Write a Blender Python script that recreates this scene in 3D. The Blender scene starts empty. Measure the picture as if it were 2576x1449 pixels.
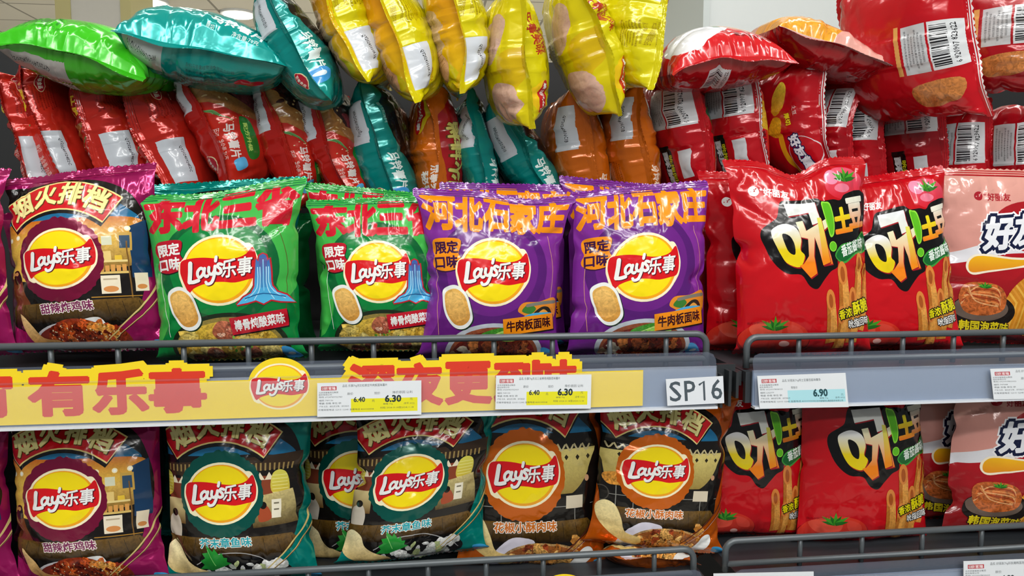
import bpy, math, random
import numpy as np
from mathutils import Vector, Matrix, geometry
# ------------------------------------------------------------------ camera, light, exposure
SC = bpy.context.scene
COL = SC.collection
F = 1900.0; CX, CY = 1288.0, 724.5
YAW, PITCH = math.radians(7.0), math.radians(5.2)
CAM = Vector((0.0, -0.76, 1.35))
cd = bpy.data.cameras.new('camera'); cam = bpy.data.objects.new('camera', cd); COL.objects.link(cam)
cd.sensor_width = 36; cd.lens = F/2576*36; cd.clip_start = 0.02; cd.clip_end = 60
cam.location = CAM; cam.rotation_euler = (math.pi/2-PITCH, 0, -YAW); SC.camera = cam
FW = Vector((math.sin(YAW)*math.cos(PITCH), math.cos(YAW)*math.cos(PITCH), -math.sin(PITCH)))
RT = Vector((math.cos(YAW), -math.sin(YAW), 0)); UP = RT.cross(FW)
def P(px, py, Y):
    d = FW + RT*((px-CX)/F) - UP*((py-CY)/F)
    return CAM + d*((Y-CAM.y)/d.y)
SC.view_settings.view_transform = 'Standard'; SC.view_settings.look = 'None'
SC.view_settings.gamma = 1; SC.view_settings.exposure = -0.27
SC.view_settings.use_curve_mapping = False
cy = SC.cycles; cy.max_bounces = 6; cy.diffuse_bounces = 2; cy.glossy_bounces = 2; cy.transmission_bounces = 2; cy.transparent_max_bounces = 8
cy.caustics_reflective = False; cy.caustics_refractive = False; cy.use_adaptive_sampling = True; cy.adaptive_threshold = .07; cy.adaptive_min_samples = 16
w = bpy.data.worlds.new('world'); SC.world = w; w.use_nodes = True
bg = w.node_tree.nodes['Background']; bg.inputs[0].default_value = (0.93, 0.97, 1.0, 1); bg.inputs[1].default_value = 0.16
def area(name, loc, tgt, sx, sy, power, col=(1, .98, .95)):
    l = bpy.data.lights.new(name, 'AREA'); l.shape = 'RECTANGLE'; l.size = sx; l.size_y = sy; l.energy = power; l.color = col
    o = bpy.data.objects.new(name, l); COL.objects.link(o); o.location = loc
    o.rotation_euler = (Vector(tgt)-Vector(loc)).to_track_quat('-Z', 'Y').to_euler(); return o
# ceiling strip lamps over the aisle in front of the shelf
area('ceiling_lamp_light', (-1.1, -1.15, 3.1), (-1.1, -0.75, 1.0), 0.09, 2.0, 27)
area('ceiling_lamp_light', (0.35, -0.95, 3.1), (0.3, -0.55, 1.0), 0.09, 2.0, 27)
area('ceiling_lamp_light', (1.5, -1.3, 3.1), (1.4, -0.9, 1.0), 0.09, 2.0, 27)
area('ceiling_lamp_light', (-0.2, -2.6, 3.1), (-0.1, 0.0, 1.1), 3.4, 0.14, 46)
area('ceiling_lamp_light', (0.3, -4.3, 3.1), (0.2, 0.0, 1.0), 4.0, 0.14, 60)
area('ceiling_lamp_light', (0.2, 0.9, 3.12), (0.2, 0.9, 0.0), 3.0, 0.2, 20)
for gx_ in (-4, -1, 2, 5):          # added fill spots without fixtures; their floor bounce brightens the far ceiling
    for gy_ in (3, 6, 9.5):
        l = bpy.data.lights.new('ceiling_fill_spot', 'SPOT'); l.energy = 330; l.spot_size = math.radians(130); l.spot_blend = .6; l.shadow_soft_size = .1; l.color = (1, .97, .9)
        o = bpy.data.objects.new('ceiling_fill_spot', l); COL.objects.link(o); o.location = (gx_, gy_, 3.15)

# ------------------------------------------------------------------ helpers
def lin(c):
    if isinstance(c, str):
        c = c.lstrip('#'); c = [int(c[i:i+2], 16)/255 for i in (0, 2, 4)]
    return [x/12.92 if x <= .04045 else ((x+.055)/1.055)**2.4 for x in c[:3]]
def tag(o, label=None, cat=None, group=None, kind=None):
    if label: o['label'] = label
    if cat: o['category'] = cat
    if group: o['group'] = group
    if kind: o['kind'] = kind
    return o
def empty(name, loc, label, cat, group=None):
    o = bpy.data.objects.new(name, None); COL.objects.link(o); o.location = loc; o.empty_display_size = .02
    return tag(o, label, cat, group)
def link(name, me, mat=None, parent=None):
    o = bpy.data.objects.new(name, me); COL.objects.link(o)
    if mat: me.materials.append(mat)
    if parent: o.parent = parent; o.matrix_parent_inverse = Matrix.Translation(-parent.location)
    return o
def mk(name, vs, fs, mat, parent=None, smooth=False):
    me = bpy.data.meshes.new(name); me.from_pydata([tuple(v) for v in vs], [], fs); me.validate()
    import bmesh
    bm = bmesh.new(); bm.from_mesh(me); bmesh.ops.recalc_face_normals(bm, faces=bm.faces); bm.to_mesh(me); bm.free()
    if smooth: me.polygons.foreach_set('use_smooth', [True]*len(me.polygons))
    return link(name, me, mat, parent)
class MB:
    def __init__(s): s.v = []; s.f = []
    def add(s, vs, fs):
        n = len(s.v); s.v += [tuple(v) for v in vs]; s.f += [tuple(i+n for i in f) for f in fs]; return s
    def box(s, x0, x1, y0, y1, z0, z1):
        return s.add([(x, y, z) for x in (x0, x1) for y in (y0, y1) for z in (z0, z1)],
            [(0, 1, 3, 2), (4, 6, 7, 5), (0, 4, 5, 1), (2, 3, 7, 6), (0, 2, 6, 4), (1, 5, 7, 3)])
    def tube(s, pts, r, n=10):
        pts = [Vector(p) for p in pts]; rings = []; prev = None
        for i, p in enumerate(pts):
            t = ((pts[i]-pts[i-1]).normalized() if i else Vector()) + ((pts[i+1]-pts[i]).normalized() if i < len(pts)-1 else Vector())
            t.normalize()
            a = prev - t*prev.dot(t) if prev else t.orthogonal()
            a.normalize(); prev = a; b = t.cross(a)
            rings.append([p+(a*math.cos(2*math.pi*k/n)+b*math.sin(2*math.pi*k/n))*r for k in range(n)])
        fs = []
        for i in range(len(rings)-1):
            for k in range(n): fs.append((i*n+k, i*n+(k+1) % n, (i+1)*n+(k+1) % n, (i+1)*n+k))
        fs += [tuple(range(n)), tuple(range((len(rings)-1)*n, len(rings)*n))]
        return s.add([v for r_ in rings for v in r_], fs)
    def extrude(s, prof, x0, x1):   # closed (y,z) profile swept along x
        n = len(prof)
        return s.add([(x0, y, z) for y, z in prof]+[(x1, y, z) for y, z in prof],
            [(k, (k+1) % n, n+(k+1) % n, n+k) for k in range(n)]+[tuple(range(n)), tuple(range(n, 2*n))])
    def build(s, name, mat, parent=None, smooth=False): return mk(name, s.v, s.f, mat, parent, smooth)
def mat(name, col, rough=.5, metal=0, noise=0, scale=40, emit=0, trans=0, alpha=1, bump=0):
    m = bpy.data.materials.new(name); m.use_nodes = True; nt = m.node_tree; b = nt.nodes['Principled BSDF']
    c = lin(col); b.inputs['Base Color'].default_value = (*c, 1)
    b.inputs['Roughness'].default_value = rough; b.inputs['Metallic'].default_value = metal
    b.inputs['Transmission Weight'].default_value = trans; b.inputs['Alpha'].default_value = alpha
    if emit: b.inputs['Emission Color'].default_value = (*c, 1); b.inputs['Emission Strength'].default_value = emit
    tc = nt.nodes.new('ShaderNodeTexCoord'); nz = nt.nodes.new('ShaderNodeTexNoise'); nz.inputs['Scale'].default_value = scale
    nz.inputs['Detail'].default_value = 4; nt.links.new(tc.outputs['Object'], nz.inputs['Vector'])
    if noise:
        r = nt.nodes.new('ShaderNodeMapRange'); r.inputs['To Min'].default_value = 1-noise; r.inputs['To Max'].default_value = 1+noise
        mx = nt.nodes.new('ShaderNodeMix'); mx.data_type = 'RGBA'; mx.blend_type = 'MULTIPLY'; mx.inputs[0].default_value = 1
        nt.links.new(nz.outputs['Fac'], r.inputs['Value']); mx.inputs[6].default_value = (*c, 1)
        nt.links.new(r.outputs[0], mx.inputs[7]); nt.links.new(mx.outputs[2], b.inputs['Base Color'])
    if bump:
        bp = nt.nodes.new('ShaderNodeBump'); bp.inputs['Strength'].default_value = bump; bp.inputs['Distance'].default_value = .001
        nt.links.new(nz.outputs['Fac'], bp.inputs['Height']); nt.links.new(bp.outputs[0], b.inputs['Normal'])
    return m
# printed film: colour of the print comes with the mesh (attribute), grain and crinkle are procedural
def film_mat(name, rough, crinkle, coat=0.0):
    m = bpy.data.materials.new(name); m.use_nodes = True; nt = m.node_tree; N = nt.nodes; L = nt.links; b = N['Principled BSDF']
    a = N.new('ShaderNodeAttribute'); a.attribute_name = 'print'
    g = N.new('ShaderNodeAttribute'); g.attribute_name = 'grain'
    uv = N.new('ShaderNodeAttribute'); uv.attribute_name = 'place'
    nz = N.new('ShaderNodeTexNoise'); nz.inputs['Scale'].default_value = .35; nz.inputs['Detail'].default_value = 5; nz.inputs['Distortion'].default_value = 1.2
    L.new(uv.outputs['Vector'], nz.inputs['Vector'])
    s = N.new('ShaderNodeMath'); s.operation = 'SUBTRACT'; L.new(nz.outputs['Fac'], s.inputs[0]); s.inputs[1].default_value = .5
    k = N.new('ShaderNodeMath'); k.operation = 'MULTIPLY'; L.new(s.outputs[0], k.inputs[0]); L.new(g.outputs['Fac'], k.inputs[1])
    k2 = N.new('ShaderNodeMath'); k2.operation = 'MULTIPLY_ADD'; L.new(k.outputs[0], k2.inputs[0]); k2.inputs[1].default_value = 5; k2.inputs[2].default_value = 1
    mx = N.new('ShaderNodeVectorMath'); mx.operation = 'SCALE'; L.new(a.outputs['Color'], mx.inputs[0]); L.new(k2.outputs[0], mx.inputs['Scale'])
    L.new(mx.outputs[0], b.inputs['Base Color']); L.new(a.outputs['Alpha'], b.inputs['Metallic'])
    b.inputs['Roughness'].default_value = rough; b.inputs['Coat Weight'].default_value = coat; b.inputs['Coat Roughness'].default_value = .08
    tc = N.new('ShaderNodeTexCoord'); n2 = N.new('ShaderNodeTexNoise'); n2.inputs['Scale'].default_value = 38; n2.inputs['Detail'].default_value = 2.5; n2.inputs['Distortion'].default_value = .6
    L.new(tc.outputs['Object'], n2.inputs['Vector'])
    # crumpled facets: distorted cells, strongest near the seals
    vo = N.new('ShaderNodeTexVoronoi'); vo.inputs['Scale'].default_value = .055; vo.inputs['Randomness'].default_value = 1
    dn = N.new('ShaderNodeTexNoise'); dn.inputs['Scale'].default_value = .05; L.new(uv.outputs['Vector'], dn.inputs['Vector'])
    da = N.new('ShaderNodeVectorMath'); da.operation = 'MULTIPLY_ADD'; L.new(dn.outputs['Color'], da.inputs[0]); da.inputs[1].default_value = (26, 34, 0); L.new(uv.outputs['Vector'], da.inputs[2])
    oi = N.new('ShaderNodeObjectInfo'); sh = N.new('ShaderNodeMath'); sh.operation = 'MULTIPLY'; sh.inputs[1].default_value = 500; L.new(oi.outputs['Random'], sh.inputs[0])
    db = N.new('ShaderNodeVectorMath'); db.operation = 'ADD'; L.new(da.outputs[0], db.inputs[0])
    cb = N.new('ShaderNodeCombineXYZ'); L.new(oi.outputs['Location'], cb.inputs[2]) if False else L.new(uv.outputs['Fac'], cb.inputs[2]); lc = N.new('ShaderNodeVectorMath'); lc.operation = 'SCALE'; lc.inputs['Scale'].default_value = 700
    L.new(oi.outputs['Location'], lc.inputs[0]); L.new(lc.outputs[0], db.inputs[1]); L.new(db.outputs[0], vo.inputs['Vector'])
    mk_ = N.new('ShaderNodeTexNoise'); mk_.inputs['Scale'].default_value = .03; L.new(db.outputs[0], mk_.inputs['Vector'])
    mr = N.new('ShaderNodeMapRange'); mr.inputs['From Min'].default_value = .42; mr.inputs['From Max'].default_value = .68; L.new(mk_.outputs['Fac'], mr.inputs['Value'])
    sx = N.new('ShaderNodeSeparateXYZ'); L.new(uv.outputs['Vector'], sx.inputs[0])
    e1 = N.new('ShaderNodeMath'); e1.operation = 'SUBTRACT'; L.new(sx.outputs['Y'], e1.inputs[0]); e1.inputs[1].default_value = 65
    e2 = N.new('ShaderNodeMath'); e2.operation = 'ABSOLUTE'; L.new(e1.outputs[0], e2.inputs[0])
    e3 = N.new('ShaderNodeMapRange'); e3.inputs['From Min'].default_value = 30; e3.inputs['From Max'].default_value = 55; e3.inputs['To Min'].default_value = .25; e3.inputs['To Max'].default_value = .7; L.new(e2.outputs[0], e3.inputs['Value'])
    m1 = N.new('ShaderNodeMath'); m1.operation = 'MULTIPLY'; L.new(vo.outputs['Distance'], m1.inputs[0]); L.new(mr.outputs[0], m1.inputs[1])
    m2 = N.new('ShaderNodeMath'); m2.operation = 'MULTIPLY'; L.new(m1.outputs[0], m2.inputs[0]); L.new(e3.outputs[0], m2.inputs[1])
    m3 = N.new('ShaderNodeMath'); m3.operation = 'MULTIPLY'; L.new(m2.outputs[0], m3.inputs[0]); m3.inputs[1].default_value = 1.6
    m4 = N.new('ShaderNodeMath'); m4.operation = 'MULTIPLY_ADD'; L.new(n2.outputs['Fac'], m4.inputs[0]); m4.inputs[1].default_value = .22; L.new(m3.outputs[0], m4.inputs[2])
    bp = N.new('ShaderNodeBump'); bp.inputs['Strength'].default_value = crinkle; bp.inputs['Distance'].default_value = .004
    L.new(m4.outputs[0], bp.inputs['Height']); L.new(bp.outputs[0], b.inputs['Normal']); L.new(bp.outputs[0], b.inputs['Coat Normal'])
    return m
FILM = film_mat('printed_film', .17, .85, .3)
CARD = film_mat('printed_card', .5, .02)

# ------------------------------------------------------------------ vector artwork
_tc = {}
def glyphs(s, off):
    if s not in _tc:
        c = bpy.data.curves.new('t', 'FONT'); c.body = s; c.resolution_u = 1 if len(s) > 4 else 2
        o = bpy.data.objects.new('t', c); COL.objects.link(o)
        dg = bpy.context.evaluated_depsgraph_get(); dg.update(); m = o.evaluated_get(dg).to_mesh(); m.calc_loop_triangles()
        v = np.empty(len(m.vertices)*3); m.vertices.foreach_get('co', v)
        t = np.empty(len(m.loop_triangles)*3, int); m.loop_triangles.foreach_get('vertices', t)
        v = v.reshape(-1, 3)[:, :2]; t = t.reshape(-1, 3)
        _, ix, inv = np.unique(np.round(v*5000), axis=0, return_index=True, return_inverse=True); v = v[ix]; t = inv.reshape(-1)[t]
        e = np.sort(np.concatenate([t[:, [0, 1]], t[:, [1, 2]], t[:, [2, 0]]]), 1); u, n = np.unique(e, axis=0, return_counts=True)
        _tc[s] = (v[t]*[1, -1], v[u[n == 1]]*[1, -1])
        o.evaluated_get(dg).to_mesh_clear(); bpy.data.objects.remove(o); bpy.data.curves.remove(c)
    T, E = _tc[s]
    if off <= 0: return T
    d = E[:, 1]-E[:, 0]; L = np.linalg.norm(d, axis=1); E = E[L > 1e-6]; d = d[L > 1e-6]/L[L > 1e-6][:, None]; n = np.stack([-d[:, 1], d[:, 0]], -1)*off; x = d*off*.6
    a, b = E[:, 0]-x, E[:, 1]+x
    return np.concatenate([T, np.stack([a+n, b+n, b-n], 1), np.stack([a+n, b-n, a-n], 1)])
def smooth(pts, n=5):
    p = np.array(pts, float); N = len(p); out = []
    for i in range(N):
        a, b, c, d = p[i-1], p[i], p[(i+1) % N], p[(i+2) % N]
        for k in range(n):
            t = k/n; out.append(.5*((2*b)+(-a+c)*t+(2*a-5*b+4*c-d)*t*t+(-a+3*b-3*c+d)*t**3))
    return out
def tess(pts):
    pts = [Vector((float(p[0]), float(p[1]), 0)) for p in pts]
    tr = geometry.tessellate_polygon([pts]); a = np.array([[p.x, p.y] for p in pts])
    return a[np.array(tr, int).reshape(-1, 3)] if len(tr) else np.zeros((0, 3, 2))
class D:
    """artwork: x 0..W to the right, y 0..H down"""
    def __init__(s, base, metal=0, W=100, H=130, grain=0):
        s.base = base; s.metal = metal; s.W = W; s.H = H; s.sh = []; s.X = None; s.g = grain
    def tris(s, t, col, grain=0, metal=0, solid=False):
        if len(t) == 0: return
        if s.X is not None: t = s.X(t)
        bb = (t[..., 0].min(), t[..., 1].min(), t[..., 0].max(), t[..., 1].max())
        lv = 1
        for o in s.sh:
            q = o[4]
            if q[0] < bb[2] and q[2] > bb[0] and q[1] < bb[3] and q[3] > bb[1]: lv = max(lv, o[5]+1)
        s.sh.append((t, col, grain, metal, bb, lv, solid))
    def poly(s, pts, col, grain=0, metal=0): s.tris(tess(pts), col, grain, metal, True)
    def blob(s, pts, col, grain=0, metal=0, n=5): s.tris(tess(smooth(pts, n)), col, grain, metal, True)
    def rect(s, x0, y0, x1, y1, col, grain=0, rot=0, metal=0):
        a = math.radians(rot); cx, cy = (x0+x1)/2, (y0+y1)/2
        s.poly([(cx+(x-cx)*math.cos(a)-(y-cy)*math.sin(a), cy+(x-cx)*math.sin(a)+(y-cy)*math.cos(a)) for x, y in ((x0, y0), (x1, y0), (x1, y1), (x0, y1))], col, grain, metal)
    def ell(s, cx, cy, rx, ry, col, rot=0, grain=0, n=36, jag=0, metal=0, seed=0):
        a = math.radians(rot); R = random.Random(seed); pts = []
        for k in range(n):
            t = 2*math.pi*k/n; j = 1+R.uniform(-jag, jag); x, y = rx*j*math.cos(t), ry*j*math.sin(t)
            pts.append((cx+x*math.cos(a)-y*math.sin(a), cy+x*math.sin(a)+y*math.cos(a)))
        s.poly(pts, col, grain, metal)
    def stroke(s, pts, wd, col, close=False, w2=None, sm=0, grain=0):
        if sm:
            p = [pts[0]]+list(pts)+[pts[-1]]; q = []
            for i in range(1, len(p)-2):
                a, b, c, d = [np.array(p[i+k], float) for k in (-1, 0, 1, 2)]
                for k in range(sm):
                    t = k/sm; q.append(.5*((2*b)+(-a+c)*t+(2*a-5*b+4*c-d)*t*t+(-a+3*b-3*c+d)*t**3))
            pts = q+[np.array(pts[-1], float)]
        pts = [np.array(p, float) for p in pts]
        if close: pts.append(pts[0])
        n = len(pts); L, R = [], []
        for i, p in enumerate(pts):
            t = (pts[min(i+1, n-1)]-pts[max(i-1, 0)]); t = t/(np.linalg.norm(t)+1e-9); nn = np.array([-t[1], t[0]])
            ww = (wd if w2 is None else wd+(w2-wd)*i/(n-1))/2
            L.append(p+nn*ww); R.append(p-nn*ww)
        T = []
        for i in range(n-1): T += [[L[i], L[i+1], R[i+1]], [L[i], R[i+1], R[i]]]
        if not close and wd > .25:
            for c, ww in ((pts[0], wd/2), (pts[-1], (wd if w2 is None else w2)/2)):
                for k in range(8):
                    a0, a1 = k*math.pi/4, (k+1)*math.pi/4
                    T.append([c, c+ww*np.array([math.cos(a0), math.sin(a0)]), c+ww*np.array([math.cos(a1), math.sin(a1)])])
        s.tris(np.array(T), col, grain)
    def text(s, t, cx, cy, w, h, col, bold=0, rot=0, shear=0, out=(), grain=0, wave=None):
        g0 = glyphs(t, 0.0).reshape(-1, 2); mn, mx = g0.min(0), g0.max(0); c = (mn+mx)/2
        sx = w/(mx[0]-mn[0]); sy = h/(mx[1]-mn[1]) if h else sx
        a = math.radians(rot); M = np.array([[math.cos(a), math.sin(a)], [-math.sin(a), math.cos(a)]])
        for oc, off in list(out)+[(col, bold)]:
            g = (glyphs(t, off)-c)*[sx, sy]; g = g.copy(); g[..., 0] -= g[..., 1]*shear
            if wave: g[..., 1] += wave(g[..., 0])
            s.tris(g@M+[cx, cy], oc, grain)
def split(T, A, f, L):
    while True:
        v = f(T); mn = v.min(1); mx = v.max(1)
        a = np.searchsorted(L, mn+1e-5, 'right'); b = np.searchsorted(L, mx-1e-5, 'left'); m = b > a
        if not m.any(): return T, A
        K = L[((a[m]+b[m]-1)//2)]; t = T[m]; d = v[m]-K[:, None]; A1 = A[m]; pos = d > 0; c = pos.sum(1)
        lone = np.where(c == 1, pos.argmax(1), (~pos).argmax(1)); r = np.arange(len(t))
        ia, ib, ic = lone, (lone+1) % 3, (lone+2) % 3
        a_, b_, c_ = t[r, ia], t[r, ib], t[r, ic]; da, db, dc = d[r, ia], d[r, ib], d[r, ic]
        p = a_+(b_-a_)*(da/(da-db))[:, None]; q = a_+(c_-a_)*(da/(da-dc))[:, None]
        new = np.concatenate([np.stack([a_, p, q], 1), np.stack([p, b_, c_], 1), np.stack([p, c_, q], 1)])
        e1, e2 = new[:, 1]-new[:, 0], new[:, 2]-new[:, 0]; ok = np.abs(e1[:, 0]*e2[:, 1]-e1[:, 1]*e2[:, 0]) > 1e-6
        T = np.concatenate([T[~m], new[ok]]); A = np.concatenate([A[~m], np.concatenate([A1, A1, A1])[ok]])
def ramp(col, xy):
    n = len(xy)
    if isinstance(col, tuple) and isinstance(col[0], str):
        c1, c2, y1, y2 = col[:4]; ax = 0 if len(col) > 4 else 1
        t = np.clip((xy[:, ax]-y1)/(y2-y1), 0, 1)[:, None]; return np.array(lin(c1))*(1-t)+np.array(lin(c2))*t
    return np.tile(lin(col), (n, 1))
def warp(u): s_ = 2*u-1; return (.58*s_+.42*np.sin(s_*math.pi/2)+1)/2
def compile_art(d, us, vs):
    """cut every shape along the film's own grid so that print and film are one surface, and drop what another print covers"""
    gx = us*d.W; gy = vs*d.H; nu, nv = len(us)-1, len(vs)-1; Mx = np.zeros(nu*nv*2); P_ = []       # vs: 0 at top edge
    def cid(q): c = q.mean(1); f = np.floor(c).astype(int); i = np.clip(f[:, 0], 0, nu-1); j = np.clip(f[:, 1], 0, nv-1); return (i*nv+j)*2+((c[:, 0]-i) < (c[:, 1]-j))
    for (t, col, grain, metal, bb, lv, solid) in d.sh:
        A = np.arange(len(t))
        T, A = split(t.astype(float), A, lambda q: q[..., 0], gx)
        T, A = split(T, A, lambda q: q[..., 1], gy)
        c = T.mean(1); ok = (c[:, 0] > 0) & (c[:, 0] < d.W) & (c[:, 1] > 0) & (c[:, 1] < d.H); T = T[ok]; A = A[ok]
        if not len(T): continue
        ij = np.stack([np.interp(T[..., 0], gx, np.arange(len(gx))), np.interp(T[..., 1], gy, np.arange(len(gy)))], -1)
        ij, A = split(ij, A, lambda q: q[..., 0]-q[..., 1], np.arange(-400, 400, dtype=float))
        e1, e2 = ij[:, 1]-ij[:, 0], ij[:, 2]-ij[:, 0]; ar = e1[:, 0]*e2[:, 1]-e1[:, 1]*e2[:, 0]; fl = ar > 0
        ij[fl] = ij[fl][:, ::-1]; k = cid(ij)
        if solid:
            S = np.bincount(k, np.abs(ar)/2, nu*nv*2); full = np.where(S > .4985)[0]
            if len(full):
                keep = ~np.isin(k, full); ij = ij[keep]; k = k[keep]; c_ = full//2; a, b = c_//nv, c_ % nv; h = full % 2
                p0 = np.stack([a, b], 1); p2 = p0+1; p1 = np.where(h[:, None] == 0, p0+[1, 0], p0+[0, 1])
                tr = np.where(h[:, None, None] == 0, np.stack([p0, p2, p1], 1), np.stack([p0, p1, p2], 1)).astype(float)
                ij = np.concatenate([ij, tr]); k = np.concatenate([k, full]); Mx[full] = np.maximum(Mx[full], lv)
            A = np.zeros(len(ij), int)
        P_.append((ij, k, col, grain, metal, lv, A))
    V = []; Cc = []; G = []; Lv = []; Tt = []; XY = []; n = 0
    for (ij, k, col, grain, metal, lv, A) in P_:
        m = Mx[k] <= lv; ij = ij[m]; A = A[m]
        if not len(ij): continue
        flat = ij.reshape(-1, 2); key = np.round(flat*1000).astype(np.int64); A3 = np.repeat(A, 3); kk = (key[:, 0]*10**6+key[:, 1])*20000+A3
        u_, ix, inv = np.unique(kk, return_index=True, return_inverse=True); vv = flat[ix]; az = (A3[ix]*.618034) % 1*.8; tr = inv.reshape(-1, 3)
        tr = tr[(tr[:, 0] != tr[:, 1]) & (tr[:, 1] != tr[:, 2]) & (tr[:, 0] != tr[:, 2])]
        xy = np.stack([np.interp(vv[:, 0], np.arange(len(gx)), gx), np.interp(vv[:, 1], np.arange(len(gy)), gy)], -1)
        cc = ramp(col, d.inv(xy) if getattr(d, 'inv', None) else xy)     # ramps are given in the drawing frame of the shape
        V.append(vv); XY.append(xy); Cc.append(np.column_stack([cc, np.full(len(vv), metal)])); G.append(np.full(len(vv), grain)); Lv.append(lv+az)
        Tt.append(tr+n); n += len(vv)
    d.cover = Mx
    if not V: return None
    return [np.concatenate(q) for q in (V, XY, Cc, G, Lv, Tt)]
def base_grid(d, us, vs):
    nu, nv = len(us), len(vs); I, J = np.meshgrid(np.arange(nu), np.arange(nv), indexing='ij')
    V = np.stack([I, J], -1).reshape(-1, 2).astype(float); xy = np.stack([us[I]*d.W, vs[J]*d.H], -1).reshape(-1, 2)
    id_ = (I*nv+J); a = id_[:-1, :-1].ravel(); b = id_[1:, :-1].ravel(); c = id_[1:, 1:].ravel(); e = id_[:-1, 1:].ravel()
    T = np.stack([np.stack([a, c, b], 1), np.stack([a, e, c], 1)], 1).reshape(-1, 3)
    if getattr(d, 'cover', None) is not None: T = T[d.cover == 0]
    cc = ramp(d.base, d.inv(xy) if getattr(d, 'inv', None) else xy); n = len(V)
    return [V, xy, np.column_stack([cc, np.full(n, d.metal)]), np.full(n, float(d.g)), np.zeros(n), T]
_cc = {}; _keep = []
def compiled(d, us, vs, key):
    k = (id(d), key); _keep.append(d)
    if k not in _cc:
        if key != 'card': us = warp(us)
        a = compile_art(d, us, vs)
        if getattr(d, 'nobase', False): b = a
        else: b = base_grid(d, us, vs)
        if a is not None and b is not a:
            n = len(b[0]); b = [np.concatenate([x, y]) for x, y in zip(b[:5], a[:5])]+[np.concatenate([b[5], a[5]+n])]
        _cc[k] = b
    return _cc[k]
def interp(G, V):
    i = np.clip(np.floor(V[:, 0]+1e-7).astype(int), 0, G.shape[0]-2); j = np.clip(np.floor(V[:, 1]+1e-7).astype(int), 0, G.shape[1]-2)
    fx = (V[:, 0]-i)[:, None]; fy = (V[:, 1]-j)[:, None]
    a, b, c, e = G[i, j], G[i+1, j], G[i+1, j+1], G[i, j+1]
    return np.where(fx >= fy, a+fx*(b-a)+fy*(c-b), a+fy*(e-a)+fx*(c-e))
def surf_mesh(name, pieces, matl, parent, sel=None):
    """pieces: list of (compiled art, position grid, normal grid, flip)"""
    Vs = []; Ns = []; Cs = []; Gs = []; XYs = []; Ts = []; n = 0
    for (b, PG, NG, flip) in pieces:
        V, xy, cc, g, lv, T = b
        if sel is not None:
            cc_ = V[T].mean(1); T = T[sel(cc_[:, 0], cc_[:, 1], len(PG) != len(UF))]
            if not len(T): continue
            used, inv = np.unique(T, return_inverse=True); T = inv.reshape(-1, 3); V, xy, cc, g, lv = V[used], xy[used], cc[used], g[used], lv[used]
        p = interp(PG, V); nn = interp(NG, V); nn /= np.linalg.norm(nn, axis=1)[:, None]+1e-12
        p = p+nn*(lv*2.2e-5)[:, None]
        if flip: T = T[:, ::-1]
        Vs.append(p); Ns.append(nn); Cs.append(cc); Gs.append(g); XYs.append(xy); Ts.append(T+n); n += len(p)
    V = np.concatenate(Vs); T = np.concatenate(Ts).astype(np.int32)
    T = T[(T[:, 0] != T[:, 1]) & (T[:, 1] != T[:, 2]) & (T[:, 0] != T[:, 2])]
    T = T[np.unique(np.sort(T, 1), axis=0, return_index=True)[1]]
    me = bpy.data.meshes.new(name); me.vertices.add(len(V)); me.vertices.foreach_set('co', V.astype(np.float32).ravel())
    me.loops.add(T.size); me.loops.foreach_set('vertex_index', T.ravel()); me.polygons.add(len(T))
    me.polygons.foreach_set('loop_start', np.arange(0, T.size, 3, dtype=np.int32)); me.update(calc_edges=True)
    me.polygons.foreach_set('use_smooth', np.ones(len(T), bool))
    a = me.attributes.new('print', 'FLOAT_COLOR', 'POINT'); a.data.foreach_set('color', np.concatenate(Cs).astype(np.float32).ravel())
    a = me.attributes.new('grain', 'FLOAT', 'POINT'); a.data.foreach_set('value', np.concatenate(Gs).astype(np.float32))
    xy = np.concatenate(XYs); a = me.attributes.new('place', 'FLOAT_VECTOR', 'POINT')
    a.data.foreach_set('vector', np.column_stack([xy, np.zeros(len(xy))]).astype(np.float32).ravel())
    nn = np.concatenate(Ns); me.normals_split_custom_set_from_vertices([tuple(q) for q in nn.tolist()])
    return link(name, me, matl, parent)

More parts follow.
